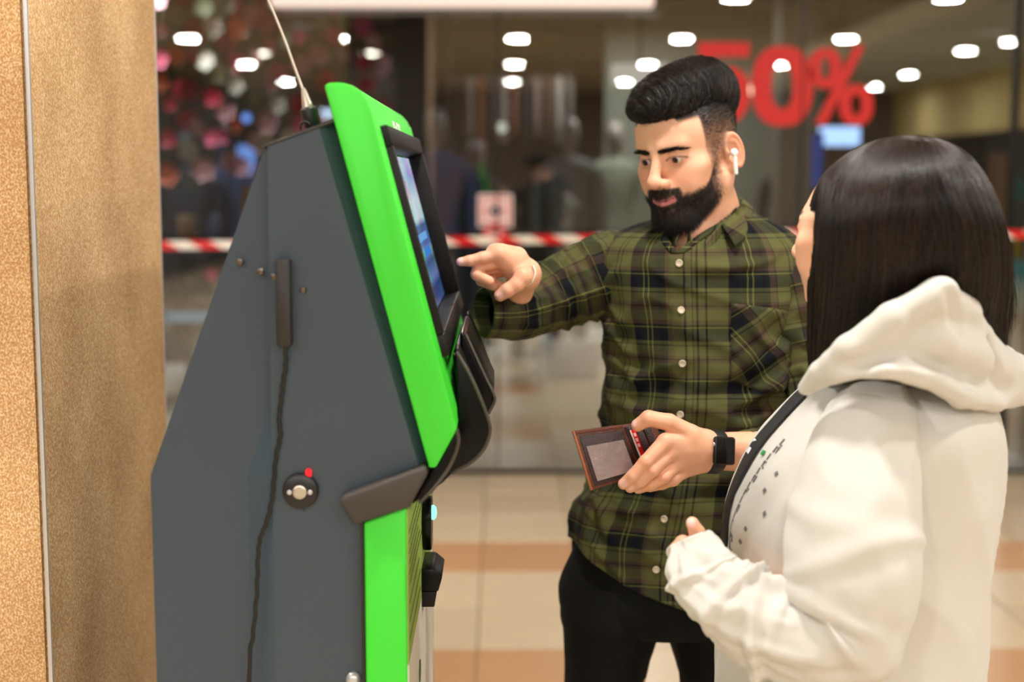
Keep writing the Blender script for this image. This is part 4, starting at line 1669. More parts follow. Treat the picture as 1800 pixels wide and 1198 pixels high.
# pointing hand: index straight, others folded, thumb below
idx = PX([(880, 446, rY + .006), (848, 453, rY + .002), (826, 458, rY), (810, 460, rY)])
mid = PX([(886, 456, rY + .018), (842, 468, rY + .012), (838, 482, rY + .006), (860, 494, rY + .006)])
rin = PX([(892, 466, rY + .034), (846, 474, rY + .030), (846, 492, rY + .022), (868, 502, rY + .022)])
pin = PX([(902, 474, rY + .050), (862, 480, rY + .046), (862, 496, rY + .040), (880, 502, rY + .038)])
thb = PX([(920, 486, rY - .006), (908, 500, rY - .012), (892, 510, rY - .014), (879, 519, rY - .012)])
wr_ = W(922, 482, rY + .030)
palm = [(wr_, idx[0], .023, .0150), (wr_, mid[0], .022, .015), (wr_, rin[0], .020, .013), (wr_, pin[0], .019, .012), (wr_ + [0, -.01, 0], thb[0], .02, .015),
        (W(908, 452, rY + .02), W(868, 443, rY + .012), .018, .013), (wr_, W(902, 535, 2.385), .024, .026)]
fr_f = hand_f([(idx, [.0115, .0100, .0088, .0072]), (mid, [.0115, .0108, .0098, .0085]), (rin, [.011, .0105, .0095, .0085]), (pin, [.010, .0092, .0085, .0075]), (thb, [.0150, .0125, .0115, .0098])], palm)
allp = np.array(idx + mid + rin + pin + thb + [wr_, W(902, 535, 2.385)])
rV, rF = surf(fr_f, allp.min(0) - .035, allp.max(0) + .035, .0016)
rc = hand_col(rV, [idx[3] + [-.002, -.006, .002], thb[3] + [0, -.009, .001]], [idx[1], mid[1], thb[1], idx[0]])

# wallet hand
lY = 2.10
W0 = W(1262, 792, lY + .05)
idx = PX([(1170, 776, lY - .012), (1135, 812, lY - .028), (1113, 836, lY - .026), (1096, 850, lY - .018)])
mid = PX([(1176, 796, lY - .008), (1146, 826, lY - .026), (1126, 845, lY - .022), (1108, 856, lY - .010)])
rin = PX([(1186, 815, lY + .002), (1166, 838, lY - .016), (1146, 850, lY - .010), (1122, 858, lY + .004)])
pin = PX([(1200, 828, lY + .018), (1184, 843, lY + .002), (1164, 850, lY + .008), (1142, 856, lY + .020)])
thb = PX([(1212, 764, lY + .012), (1176, 742, lY - .002), (1140, 735, lY - .002), (1121, 747, lY + .004)])
palm = [(W(1240, 782, lY + .03), idx[0], .019, .0130), (W(1240, 790, lY + .03), mid[0], .021, .0130), (W(1242, 800, lY + .035), rin[0], .020, .0125), (W(1244, 808, lY + .04), pin[0], .017, .0115),
        (W(1236, 775, lY + .03), thb[0], .018, .0160), (W(1212, 770, lY + .015), W(1178, 772, lY), .014, .011),
        (W(1236, 786, lY + .035), W(1330, 788, lY + .075), .0225, .0270), (W(1240, 800, lY + .045), W(1330, 800, lY + .085), .0215, .0265)]
fl_f = hand_f([(idx, [.0125, .0108, .0098, .0084]), (mid, [.0125, .0108, .0098, .0085]), (rin, [.012, .0104, .0094, .0082]), (pin, [.011, .0092, .0085, .0075]), (thb, [.0165, .0130, .0120, .0098])], palm)
allp = np.array(idx + mid + rin + pin + thb + [W(1236, 786, lY + .05), W(1330, 795, lY + .12)])
lV, lF = surf(fl_f, allp.min(0) - .04, allp.max(0) + .04, .0016)
lc = hand_col(lV, [idx[3] + [-.001, -.008, .003], mid[3] + [0, -.008, .003], rin[3] + [0, -.007, .003], thb[3] + [-.006, -.004, .004]], [idx[0], idx[1], mid[1], rin[1], thb[1], thb[2]])
LH = dict(idx=idx, mid=mid, rin=rin, pin=pin, thb=thb)

# inner body that carries the clothes: torso, arms, legs as one surface
sR, sL = W(1112, 478, 2.47), W(1376, 474, 2.45)
eR, eL = W(945, 535, 2.43), W(1446, 735, 2.37)
hipR, hipL = W(1095, 1010, 2.46), W(1300, 1010, 2.47)
kR, kL = np.array([hipR[0] - .03, 2.45, .50]), np.array([hipL[0] + .03, 2.46, .50])
aR, aL = np.array([hipR[0] - .05, 2.48, .09]), np.array([hipL[0] + .05, 2.49, .09])
sp0, sp1 = W(1205, 980, 2.47), W(1240, 480, 2.46)


def body_f(p):
    d = cap(p, sp0, sp1, .10, .10)
    for a, b, ra, rb in ((sR, sL, .05, .05), (sR, eR, .045, .036), (eR, wr_ + [0, .06, -.03], .034, .024), (sL, eL, .045, .036), (eL, W(1330, 794, lY + .13), .034, .025),
                         (hipR, kR, .062, .048), (kR, aR, .045, .034), (hipL, kL, .062, .048), (kL, aL, .045, .034), (hipR, hipL, .08, .08)):
        d = smin(d, cap(p, a, b, ra, rb), .03)
    return d


bV, bF = surf(body_f, (-.25, 2.1, .03), (.75, 2.75, 1.55), .012)
bc = np.tile(SKIN, (len(bV), 1))
V, F, C = join([(to_w(hV), hF, hc), (rV, rF, rc), (lV, lF, lc), (bV, bF, bc)])
body = mk('body', V, F, skin_mat, man, attrs={'col': C})
eye_mesh(man, HR, HO, HS, -.0315, (.10, 1, -.20))
eye_mesh(man, HR, HO, HS, .0315, (.06, 1, -.20))

# ---- hair: swept-up top, short sides, beard, brows
hair_m = mat('black_brown_hair', (15, 11, 10), rough=.42, spec=.35)
_nt = hair_m.node_tree
_hi = _nt.nodes.new('ShaderNodeHairInfo')
_rp = ramp(_nt, [(0, (10, 8, 7)), (.7, (18, 13, 11)), (1, (58, 42, 33))], 'LINEAR')
_nt.links.new(_hi.outputs['Random'], _rp.inputs[0])
_nt.links.new(_rp.outputs[0], _nt.nodes['Principled BSDF'].inputs['Base Color'])
beard_m = mat('beard_hair', (20, 14, 12), rough=.5, spec=.35)


def quiff_f(p):
    d = ell(p, (.000, .004, .102), (.068, .090, .050))
    d = smin(d, ell(p, (.003, .054, .106), (.053, .044, .027)), .03)
    d = smin(d, ell(p, (-.008, -.004, .123), (.052, .064, .031)), .03)
    d = smin(d, ell(p, (.0, -.058, .096), (.073, .072, .066)), .02)
    cut = (.084 - .10 * np.clip(p[:, 1], -.1, .06) - p[:, 2])
    cut = np.where(p[:, 1] < -.04, cut - 2.2 * (-.04 - p[:, 1]), cut)
    d = smax(d, cut, .010)
    w = p[:, 1] + .35 * p[:, 0] + .012 * vnoise(p * 22, 8)
    d = d + .0019 * np.sin(w * 2 * PI / .0145) * sstep(.08, .11, p[:, 2]) + .003 * vnoise(p * 34, 9)
    return d


qV, qF = surf(quiff_f, (-.10, -.14, .04), (.10, .15, .20), .0022)
hair = mk('hair', to_w(qV), qF, hair_m, man)
r3 = np.random.default_rng(11)
sel = r3.choice(len(qV), 15000)
qdir = lambda P, t: np.stack([np.full(len(P), .75), -.35 - .4 * t + 0 * P[:, 0], .75 - 1.1 * t + 0 * P[:, 0]], 1) + .12 * r3.standard_normal(P.shape)
S = trace(qV[sel], qdir, quiff_f, .0055, 8, .0012)
S += r3.standard_normal((len(sel), 1, 3)) * .0010 + (np.linspace(0, 1, 8) ** 2)[None, :, None] * r3.standard_normal((len(sel), 1, 3)) * .0016
hair_obj('hair_strands', to_w(S), np.linspace(.00036, .00010, 8)[None], hair_m, hair)


def short_hair(name, mask, n, length, down, parent, m_, seed, rad=.00016, curl=.3):
    r = np.random.default_rng(seed)
    p_ = mask / mask.sum()
    i = r.choice(len(hV), n, p=p_)
    P = hV[i] + r.standard_normal((n, 3)) * .0007
    N = grad(fh, P, .002)
    P = P - fh(P)[:, None] * N
    D = N * .55 + down(P) + r.standard_normal((n, 3)) * curl
    D /= np.linalg.norm(D, axis=1)[:, None]
    Ln = length(P) * (.6 + .6 * r.random(n))
    t = np.linspace(0, 1, 4)
    B = P[:, None, :] + D[:, None, :] * (Ln[:, None] * t)[..., None]
    dn = down(P)
    B += dn[:, None, :] * (Ln[:, None] * t ** 2)[..., None] * .5
    return hair_obj(name, to_w(B), np.linspace(rad, rad * .3, 4)[None], m_, parent)


vis = np.ones(len(hV))
short_hair('beard', np.clip(bd, 0, 1) ** 1.5 + .12 * sb, 12000, lambda P: np.interp(P[:, 2], [-.11, -.08, -.045, 0], [.007, .0065, .0045, .0025]), lambda P: np.tile([0, .25, -.9], (len(P), 1)), man, beard_m, 1)
short_hair('side_hair', np.clip(fade, 0, 1) ** 1.3, 12000, lambda P: np.interp(P[:, 2], [-.02, .03, .08], [.0015, .003, .008]), lambda P: np.tile([0, -.5, .2], (len(P), 1)), man, beard_m, 2)
short_hair('eyebrows', bw ** 1.5, 1300, lambda P: np.full(len(P), .0055), lambda P: np.stack([np.sign(P[:, 0]) * 1.0, -.3 + 0 * P[:, 0], .25 + 0 * P[:, 0]], 1), man, beard_m, 3, curl=.2)

# ---- plaid shirt
pl = bpy.data.materials.new('plaid_cotton')
pl.use_nodes = True
nt = pl.node_tree
b = nt.nodes['Principled BSDF']
b.inputs['Roughness'].default_value = .85
b.inputs['Specular IOR Level'].default_value = .2
at = nt.nodes.new('ShaderNodeAttribute')
at.attribute_name = 'guv'
sx = nt.nodes.new('ShaderNodeSeparateXYZ')
nt.links.new(at.outputs['Vector'], sx.inputs[0])
OL, BR, DG, NV, YL, DK = (100, 101, 64), (92, 76, 62), (26, 36, 28), (10, 12, 34), (134, 132, 74), (20, 18, 20)
stops_u = [(0, OL), (.15, DK), (.168, OL), (.23, DK), (.245, OL), (.40, NV), (.50, DG), (.58, YL), (.592, DG), (.64, YL), (.652, DG), (.74, NV), (.80, DG), (.84, BR), (.93, DK), (.945, OL)]
stops_v = [(0, OL), (.14, BR), (.20, DK), (.22, BR), (.28, OL), (.46, DK), (.48, OL), (.55, NV), (.74, DG), (.80, YL), (.815, DG), (.86, BR), (.94, OL)]
cols = []
for k, (per, st) in enumerate(((.142, stops_u), (.088, stops_v))):
    dv = nt.nodes.new('ShaderNodeMath')
    dv.operation = 'DIVIDE'
    dv.inputs[1].default_value = per
    fr = nt.nodes.new('ShaderNodeMath')
    fr.operation = 'FRACT'
    rp = ramp(nt, st)
    nt.links.new(sx.outputs[k], dv.inputs[0])
    nt.links.new(dv.outputs[0], fr.inputs[0])
    nt.links.new(fr.outputs[0], rp.inputs[0])
    cols.append(rp)
mx = nt.nodes.new('ShaderNodeMix')
mx.data_type = 'RGBA'
mx.inputs[0].default_value = .5
nt.links.new(cols[0].outputs[0], mx.inputs[6])
nt.links.new(cols[1].outputs[0], mx.inputs[7])
hs = nt.nodes.new('ShaderNodeHueSaturation')
hs.inputs['Saturation'].default_value = .95
hs.inputs['Value'].default_value = 1.32
gm_ = nt.nodes.new('ShaderNodeGamma')
gm_.inputs[1].default_value = 1.3
nt.links.new(mx.outputs[2], gm_.inputs[0])
nt.links.new(gm_.outputs[0], hs.inputs['Color'])
nt.links.new(hs.outputs[0], b.inputs['Base Color'])
wv = nt.nodes.new('ShaderNodeTexNoise')
wv.inputs['Scale'].default_value = 900
bp = nt.nodes.new('ShaderNodeBump')
bp.inputs['Strength'].default_value = .25
bp.inputs['Distance'].default_value = .001
nt.links.new(at.outputs['Vector'], wv.inputs['Vector'])
nt.links.new(wv.outputs['Fac'], bp.inputs['Height'])
nt.links.new(bp.outputs['Normal'], b.inputs['Normal'])

TK = [  # y, left, right, Y, half depth
    (1012, 1000, 1392, 2.455, .128), (940, 1004, 1392, 2.455, .126), (860, 1032, 1392, 2.455, .122), (760, 1060, 1396, 2.455, .120), (650, 1066, 1404, 2.455, .122),
    (560, 1056, 1414, 2.455, .125), (490, 1050, 1420, 2.455, .122), (445, 1054, 1416, 2.455, .112), (418, 1072, 1400, 2.455, .098), (400, 1104, 1378, 2.455, .084),
    (386, 1146, 1352, 2.452, .072), (376, 1186, 1330, 2.45, .062)]
NT, MT = 150, 180
Kt = cr(TK, NT)
At = np.linspace(0, 2 * PI, MT + 1)[:-1]
T0 = -PI / 2 - math.radians(14)
Tor = np.zeros((NT, MT, 3))
for i, (yy, xl, xr, Y, bb) in enumerate(Kt):
    c = W((xl + xr) / 2, yy, Y)
    a = (xr - xl) / 2 * Y / FPX
    e = 2 / 2.35
    ca, sa = np.cos(At), np.sin(At)
    ca, sa = np.sign(ca) * np.abs(ca) ** e, np.sign(sa) * np.abs(sa) ** e
    Tor[i, :, 0] = c[0] + a * ca
    Tor[i, :, 1] = c[1] + bb * sa
    Tor[i, :, 2] = c[2]
ang = (At - T0 + PI) % (2 * PI) - PI
U = np.tile(ang * .165, (NT, 1))
Vv = Tor[:, :, 2]
# folds: long soft drapes plus sharp short creases, stronger at waist and under the arms
wst = np.exp(-((Kt[:, 0] - 720) / 130) ** 2)[:, None]
low = sstep(640, 1000, Kt[:, 0])[:, None]
right = sstep(-.02, .20, U)
f1 = crease(U * 7 + Vv * 5, Vv * 17 - U * 9, 2) - .5
f2 = crease(U * 11 - Vv * 4, Vv * 26 + U * 12, 4, 2.2) - .4
f3 = crease(U * 15 + Vv * 2, Vv * 4, 6) - .5
nrm = np.stack([np.cos(At), np.sin(At), 0 * At], 1)[None]
disp = .017 * f1 * (.45 + wst + .6 * right * wst) + .013 * f2 * (.4 + .9 * wst * right + .3 * wst) + .012 * f3 * low
def drag(u0, y0, u1, y1, A, w):
    z0_, z1_ = W(1200, y0, 2.34)[2], W(1200, y1, 2.34)[2]
    du, dz = u1 - u0, z1_ - z0_
    t = np.clip(((U - u0) * du + (Vv - z0_) * dz) / (du * du + dz * dz), 0, 1)
    wob_ = .010 * vnoise(np.stack([t * 3, 0 * t + y0, 0 * t], -1), 17)
    d2 = ((U - u0 - t * du) ** 2 + (Vv - z0_ - t * dz + wob_) ** 2) / (w * w)
    return A * (1 - 1.6 * d2) * np.exp(-d2) * np.sin(PI * np.clip(t * .8 + .15, 0, 1))


for q in ((.22, 640, .03, 716, .009, .014), (.24, 690, .05, 752, .010, .013), (.23, 735, .06, 790, .008, .012), (.21, 585, .10, 655, .007, .012), (-.20, 560, -.06, 640, .008, .014), (-.19, 620, -.05, 672, .007, .012),
          (-.19, 700, -.04, 742, .007, .013), (-.20, 540, -.10, 470, .008, .013), (.03, 470, .16, 440, .005, .012), (-.16, 850, -.08, 980, .008, .018), (.08, 860, .10, 1000, .007, .018), (-.03, 840, -.01, 990, .006, .016), (-.16, 760, -.03, 820, .007, .013)):
    disp = disp + drag(*q)
disp *= np.clip(sstep(380, 470, Kt[:, 0])[:, None] + .1, 0, 1)
Tor = Tor + nrm * disp[..., None]
hem = np.interp(np.where(np.sin(At) < .2, np.cos(At), 0), [-1, -.5, 0, .5, 1], [945, 1002, 1036, 1036, 1005])
hz = np.array([W(1200, h, 2.45)[2] for h in hem])
z0 = Tor[0, :, 2].mean()
wt_ = np.clip(1 - np.arange(NT) / 34, 0, 1)[:, None]
Tor[:, :, 2] += (hz - z0)[None] * wt_
gu = np.stack([U, Tor[:, :, 2] + .02, 0 * U], -1)
gf = grid_faces(NT, MT)
fu, fy = U.reshape(-1)[gf].mean(1), np.repeat(Kt[:, 0:1], MT, 1).reshape(-1)[gf].mean(1)
gf = gf[~((fy < 436) & (np.abs(fu + .004) < (438 - fy) / 50 * .050))]
shirt = mk('shirt', Tor.reshape(-1, 3), gf, pl, man, attrs={'guv': gu.reshape(-1, 3)})
sm = shirt.modifiers.new('cloth_thickness', 'SOLIDIFY')
sm.thickness = .0025
sm.offset = -1


def tor_pt(u, yrow, off):
    """point on the shirt front at arc position u (metres from the placket) and photo row y"""
    ti = np.interp(yrow, Kt[::-1, 0], np.arange(NT)[::-1])
    tj = ((u / .165 + T0) % (2 * PI)) / (2 * PI) * MT
    i0 = np.clip(np.floor(ti).astype(int), 0, NT - 2)
    j0 = np.floor(tj).astype(int) % MT
    fi, fj = (ti - i0)[..., None], (tj - np.floor(tj))[..., None]
    j1 = (j0 + 1) % MT
    P = Tor[i0, j0] * (1 - fi) * (1 - fj) + Tor[i0 + 1, j0] * fi * (1 - fj) + Tor[i0, j1] * (1 - fi) * fj + Tor[i0 + 1, j1] * fi * fj
    du = Tor[i0, j1] - Tor[i0, j0]
    dv = Tor[i0 + 1, j0] - Tor[i0, j0]
    n = np.cross(du, dv)
    n /= np.linalg.norm(n, axis=-1)[..., None] + 1e-9
    n *= np.sign(np.sum(n * np.stack([np.cos(u / .165 + T0), np.sin(u / .165 + T0), 0 * u], -1), -1))[..., None]
    return P + n * np.asarray(off)[..., None], n


def patch(name, uf, yf, off, n, m, guvf, thick=.002):
    """raised cloth piece lying on the shirt"""
    s, t = np.meshgrid(np.linspace(0, 1, n), np.linspace(0, 1, m), indexing='ij')
    u, yr = uf(s, t), yf(s, t)
    edge = np.minimum(np.minimum(s, 1 - s), np.minimum(t, 1 - t))
    o_ = off * sstep(-.001, .02, edge) + .0004
    P, _ = tor_pt(u, yr, o_)
    return mk(name, P.reshape(-1, 3), grid_faces(n, m, False), pl, shirt, attrs={'guv': guvf(u, P[..., 2]).reshape(-1, 3)})


patch('placket', lambda s, t: (s - .5) * .034, lambda s, t: 436 + t * (1024 - 436), .0022, 9, 160, lambda u, z: np.stack([u + .017, z + .02, 0 * u], -1))


def pk_u(s, t):
    return .060 + s * .118 + .0 * t


def pk_y(s, t):
    return 521 + 18 * s + (t * (128 + 16 * (1 - 2 * np.abs(s - .5))))


pock = patch('pocket', pk_u, pk_y, .0032, 40, 44, lambda u, z: np.stack([(u * .8 + z * .62) * 1.05, (z * .8 - u * .62) * 1.05, 0 * u], -1))
for sgn in (-1, 1):
    patch('neck_edge', lambda s, t: sgn * (.056 - .054 * t) - .004 + (s - .5) * .016, lambda s, t: 389 + 51 * t, .0035, 9, 40, lambda u, z: np.stack([z, u, 0 * u], -1))
b_m = mat('shirt_button', (206, 192, 170), rough=.3)
for yb in (455, 534, 621, 706, 792, 880, 962):
    P, n = tor_pt(np.array([0.0]), np.array([float(yb)]), np.array([.0030]))
    MB().lathe([(.0058, -.001), (.0062, .001), (.0052, .0026), (.0040, .0020), (.0001, .0018)], P[0], n[0], 16).build('button', b_m, shirt)
P, n = tor_pt(np.array([.012]), np.array([420.0]), np.array([.010]))


def sleeve(name, path, n, m, amp, seed, guo=0., tw=0., parent=None, mat_=None, cuff=.0):
    total = None

    def fold(s, A, r):
        L = tot
        e = np.clip(s / L, 0, 1)
        aa = A * 1.0
        x = np.cos(aa) * 1.3
        y = np.sin(aa) * 1.3
        v = vnoise(np.stack([x * 1.6, y * 1.6, np.full_like(x, s * 22.0)], -1), seed)
        v2 = vnoise(np.stack([x * 2.4 + 3, y * 2.4, np.full_like(x, s * 45.0 + 2.2 * np.sin(1.5))], -1), seed + 1)
        d = amp * ((1 - np.abs(v)) ** 2 - .45) + amp * .55 * ((1 - np.abs(v2)) ** 2 - .4)
        return d * (.35 + .65 * math.sin(PI * min(1, e * 1.1 + .05)))
    K = cr(path, n)
    tot = np.sum(np.linalg.norm(np.diff(K[:, :3], axis=0), axis=1))
    R, S, A, r = sweep(path, n, m, fold, tw=tw)
    u = np.tile(A * .05, (n, 1))
    g = np.stack([u + guo, np.tile(S[:, None], (1, m)), 0 * u], -1)
    # turn the end inwards
    c = R[-1].mean(0)
    t = R[-1].mean(0) - R[-2].mean(0)
    t /= np.linalg.norm(t)
    r1 = c + (R[-1] - c) * .93 + t * .001
    r2 = c + (R[-1] - c) * .88 - t * .03
    R = np.concatenate([R, r1[None], r2[None]])
    g = np.concatenate([g, g[-1:], g[-1:]])
    return mk(name, R.reshape(-1, 3), grid_faces(len(R), m), mat_ or pl, parent or shirt, attrs={'guv': g.reshape(-1, 3)})


sleeve('sleeve', [pxp(1112, 470, 2.47, .064), pxp(1070, 482, 2.465, .070), pxp(1030, 497, 2.46, .066), pxp(990, 512, 2.45, .061), pxp(950, 528, 2.43, .057), pxp(912, 543, 2.40, .050), pxp(880, 549, 2.375, .045), pxp(850, 549, 2.36, .041)], 80, 72, .011, 21, .02)
sleeve('sleeve', [pxp(1372, 452, 2.45, .062), pxp(1392, 500, 2.42, .062), pxp(1408, 570, 2.40, .056), pxp(1424, 650, 2.38, .054), pxp(1440, 725, 2.35, .054), pxp(1425, 772, 2.30, .050), pxp(1380, 788, 2.235, .044), pxp(1345, 794, 2.20, .039), pxp(1312, 797, 2.175, .036)], 96, 64, .010, 31, .05)

# collar: stand and two folded leaves with pointed tips
FOLD = {1: [(1283, 345, 2.505), (1304, 348, 2.46), (1296, 366, 2.405), (1268, 393, 2.362)], -1: [(1283, 345, 2.505), (1250, 350, 2.475), (1222, 370, 2.42), (1210, 394, 2.372)]}
OUT = {1: [(1292, 372, 2.550), (1333, 385, 2.475), (1324, 408, 2.395), (1293, 433, 2.338)], -1: [(1292, 372, 2.550), (1226, 380, 2.50), (1184, 404, 2.42), (1190, 434, 2.345)]}
for sgn in (1, -1):
    fo, ou = cr([W(*q) for q in FOLD[sgn]], 30), cr([W(*q) for q in OUT[sgn]], 30)
    cen = W(1262, 400, 2.43)
    rows = []
    for r_ in np.linspace(-.12, 1, 9):
        P = fo + (ou - fo) * max(r_, 0)
        outw = P - cen
        outw[:, 2] = 0
        outw /= np.linalg.norm(outw, axis=1)[:, None]
        P = P + outw * (.007 * math.sin(PI * max(r_, 0)) + .002)
        if r_ < 0:
            P = P - outw * .005 - np.array([0, 0, .004])
        rows.append(P)
    R = np.array(rows)
    g = np.stack([np.tile(np.linspace(.145, .20, 30), (9, 1)) + .012 * np.arange(9)[:, None] / 9, np.tile(np.linspace(.176, .215, 9)[:, None], (1, 30)), np.zeros((9, 30))], -1)
    co = mk('collar', R.reshape(-1, 3), grid_faces(9, 30, False), pl, shirt, attrs={'guv': g.reshape(-1, 3)})
    s_ = co.modifiers.new('thickness', 'SOLIDIFY')
    s_.thickness = .003
    st_ = cr([W(*q) for q in FOLD[sgn]] + [W(1240 if sgn > 0 else 1216, 424, 2.343)], 36)
    inw = cen - st_
    inw[:, 2] = 0
    inw /= np.linalg.norm(inw, axis=1)[:, None]
    R = np.array([st_ + inw * .003, st_ + inw * .002 - [0, 0, .016], st_ - inw * .002 - [0, 0, .040]])
    g = np.stack([np.tile(np.linspace(0, .2, 36), (3, 1)), np.tile(np.array([0, .016, .04])[:, None] + .1, (1, 36)), np.zeros((3, 36))], -1)
    cs = mk('collar_stand', R.reshape(-1, 3), grid_faces(3, 36, False), pl, shirt, attrs={'guv': g.reshape(-1, 3)})
    s_ = cs.modifiers.new('thickness', 'SOLIDIFY')
    s_.thickness = .002

# ---- trousers and shoes
tr_m = mat('black_trousers', (7, 7, 8), rough=.85, spec=.25, bump=.3, bscale=500)
parts = []


def ring_loft(keys, n, m, seed, amp):
    K_ = cr(keys, n)
    a = np.linspace(0, 2 * PI, m + 1)[:-1]
    R = np.zeros((n, m, 3))
    for i, (x, Y, z, ra, rb) in enumerate(K_):
        fo = amp * (crease(np.cos(a) * 2 + z * 3, np.sin(a) * 2 + z * 8, seed) - .5)
        R[i] = np.stack([x + (ra + fo) * np.cos(a), Y + (rb + fo) * np.sin(a), np.full(m, z)], 1)
    return R.reshape(-1, 3), grid_faces(n, m)


def rk(y, xl, xr, Y, b):
    c = W((xl + xr) / 2, y, Y)
    return (c[0], Y, c[2], (xr - xl) / 2 * Y / FPX, b)


parts.append(ring_loft([rk(900, 1030, 1370, 2.46, .105), rk(980, 995, 1378, 2.46, .115), rk(1030, 978, 1384, 2.46, .120), rk(1075, 984, 1386, 2.46, .115), rk(1100, 1010, 1370, 2.46, .09)], 24, 60, 41, .006))
k1, k2 = rk(1198, 992, 1133, 2.455, .080), rk(1198, 1192, 1368, 2.46, .084)
parts.append(ring_loft([rk(1010, 990, 1180, 2.46, .10), rk(1075, 984, 1172, 2.46, .102), rk(1110, 990, 1158, 2.458, .095), k1, (k1[0] - .02, 2.455, .50, .062, .066), (k1[0] - .03, 2.47, .30, .060, .066), (k1[0] - .03, 2.485, .10, .052, .060), (k1[0] - .03, 2.48, .05, .055, .065)], 60, 40, 42, .007))
parts.append(ring_loft([rk(1010, 1172, 1384, 2.46, .10), rk(1075, 1166, 1384, 2.46, .102), rk(1110, 1172, 1380, 2.46, .096), k2, (k2[0] + .02, 2.46, .50, .062, .066), (k2[0] + .03, 2.475, .30, .060, .066), (k2[0] + .03, 2.49, .10, .052, .060), (k2[0] + .03, 2.485, .05, .055, .065)], 60, 40, 43, .007))
V, F, _ = join([(v, f, v) for v, f in parts])
trousers = mk('trousers', V, F, tr_m, man)


def shoe(x, Y, ang, name='shoe', parent=man, col=(30, 28, 28), s=1.0):
    R = np.array([[math.cos(ang), -math.sin(ang), 0], [math.sin(ang), math.cos(ang), 0], [0, 0, 1]])

    def f(p):
        q = (p - np.array([x, Y, .0015])) @ R / s
        d = cap(q, (0, .04, .045), (0, -.11, .032), .043, .036)
        d = smin(d, cap(q, (0, .045, .06), (0, .045, .115), .042, .040), .03)
        d = smax(d, -(q[:, 2] - .0), .004)
        return d * s
    V, F = surf(f, (x - .2, Y - .25, -.02), (x + .2, Y + .2, .2), .008)
    V[:, 2] = np.maximum(V[:, 2], .0015)
    return mk(name, V, F, mat('shoe_leather', col, rough=.4), parent)


shoe(k1[0] - .03, 2.475, -.35)
shoe(k2[0] + .03, 2.48, .05)

# ---- wristwatch, earbud, wallet, card -------------------------------------------------
wa = W(1225, 793, lY + .036)
wb = W(1275, 795, lY + .054)
wc = W(1252, 791, lY + .046)
wax = (wb - wa) / np.linalg.norm(wb - wa)
wt = empty('wristwatch', wc, 'black square smart watch with dark blank face on the man\'s wrist', 'watch')
strap = mat('watch_rubber', (20, 20, 21), rough=.55)
n = 44
vu = np.array([0, 0, 1.0]) - wax * wax[2]
vu /= np.linalg.norm(vu)
vw = np.cross(wax, vu)
fsd = fl_f
ring_r = []
for a in np.linspace(0, 2 * PI, n + 1)[:-1]:
    d_ = vu * math.cos(a) + vw * math.sin(a)
    # march out to the skin
    lo_, hi_ = .005, .06
    for _ in range(22):
        md = (lo_ + hi_) / 2
        if fsd((wc + d_ * md)[None])[0] < 0:
            lo_ = md
        else:
            hi_ = md
    ring_r.append(lo_)
ring_r = np.array(ring_r)
ring_r = (ring_r + np.roll(ring_r, 1) + np.roll(ring_r, -1)) / 3
R = []
for (hx, off) in ((-.0118, -.001), (-.0118, .0022), (-.0105, .0030), (.0105, .0030), (.0118, .0022), (.0118, -.001)):
    R.append([wc + wax * hx + (vu * math.cos(a) + vw * math.sin(a)) * (ring_r[k] + off) for k, a in enumerate(np.linspace(0, 2 * PI, n + 1)[:-1])])
R = np.array(R)
F = np.vstack([grid_faces(6, n)] + [np.array([[k, (k + 1) % n, 5 * n + (k + 1) % n, 5 * n + k] for k in range(n)])])
mk('strap', R.reshape(-1, 3), F, strap, wt, sharp=40)
# case on the camera side
tc_ = np.array([0, 0, CAMZ]) - wc
fn = tc_ / np.linalg.norm(tc_)
fn = fn - wax * (fn @ wax)
fn /= np.linalg.norm(fn)
ka = int(np.argmin([np.linalg.norm((vu * math.cos(a) + vw * math.sin(a)) - fn) for a in np.linspace(0, 2 * PI, n + 1)[:-1]]))
cc = wc + fn * (ring_r[ka] + .005)
sv = np.cross(wax, fn)
RB = np.stack([wax, sv, fn], 1)
MB().box(cc, (.0365, .0425, .0095), RB).build('watch_case', mat('watch_metal', (52, 50, 50), rough=.3, metal=.8), wt, bevel=.0042, segs=4)
MB().box(cc + fn * .0046, (.0325, .0385, .0022), RB).build('watch_glass', mat('watch_screen', (3, 3, 4), rough=.06), wt, bevel=.001, segs=2)
MB().lathe([(.0034, 0), (.0034, .0028), (.0022, .0034), (.0002, .0034)], cc - wax * .0168 - sv * .009 * np.sign(sv[2]) * -1, -wax, 14).build('crown', M['steel'], wt)

eb0 = W(1289, 268, 2.30)
earc = to_w(np.array([[-.0785, -.008, -.004]]))[0]
eb = empty('earbud', earc, 'white wireless earbud hanging in the man\'s ear', 'earbud')
ebm = mat('earbud_white', (246, 244, 242), rough=.25)
e1 = W(1291, 268, earc[1] - .012)
e2 = W(1294, 305, earc[1] - .010)
MB().tube(cr([e1, e1 * .75 + e2 * .25, e2], 12), np.array([.0044] * 4 + [.0036] * 7 + [.0033]), 14).build('stem', ebm, eb)
MB().lathe([(.0008, -.0078), (.0045, -.006), (.0068, -.001), (.0065, .003), (.004, .006), (.0008, .0072)], e1 + [0, .004, 0], (e1 - earc) / np.linalg.norm(e1 - earc), 16).build('bud', ebm, eb)
MB().lathe([(.0032, 0), (.0032, .0015), (.0005, .0016)], e2, (e2 - e1), 14).build('tip', M['steel'], eb)

# wallet: opened leaf with a clear window, second leaf with slots behind the thumb
lea = mat('brown_leather', (96, 48, 32), rough=.42, bump=.5, bscale=350, var=.3, vscale=30)
lea2 = mat('dark_leather', (48, 28, 30), rough=.4, bump=.3, bscale=400)
edge_m = mat('leather_edge', (150, 84, 48), rough=.5)


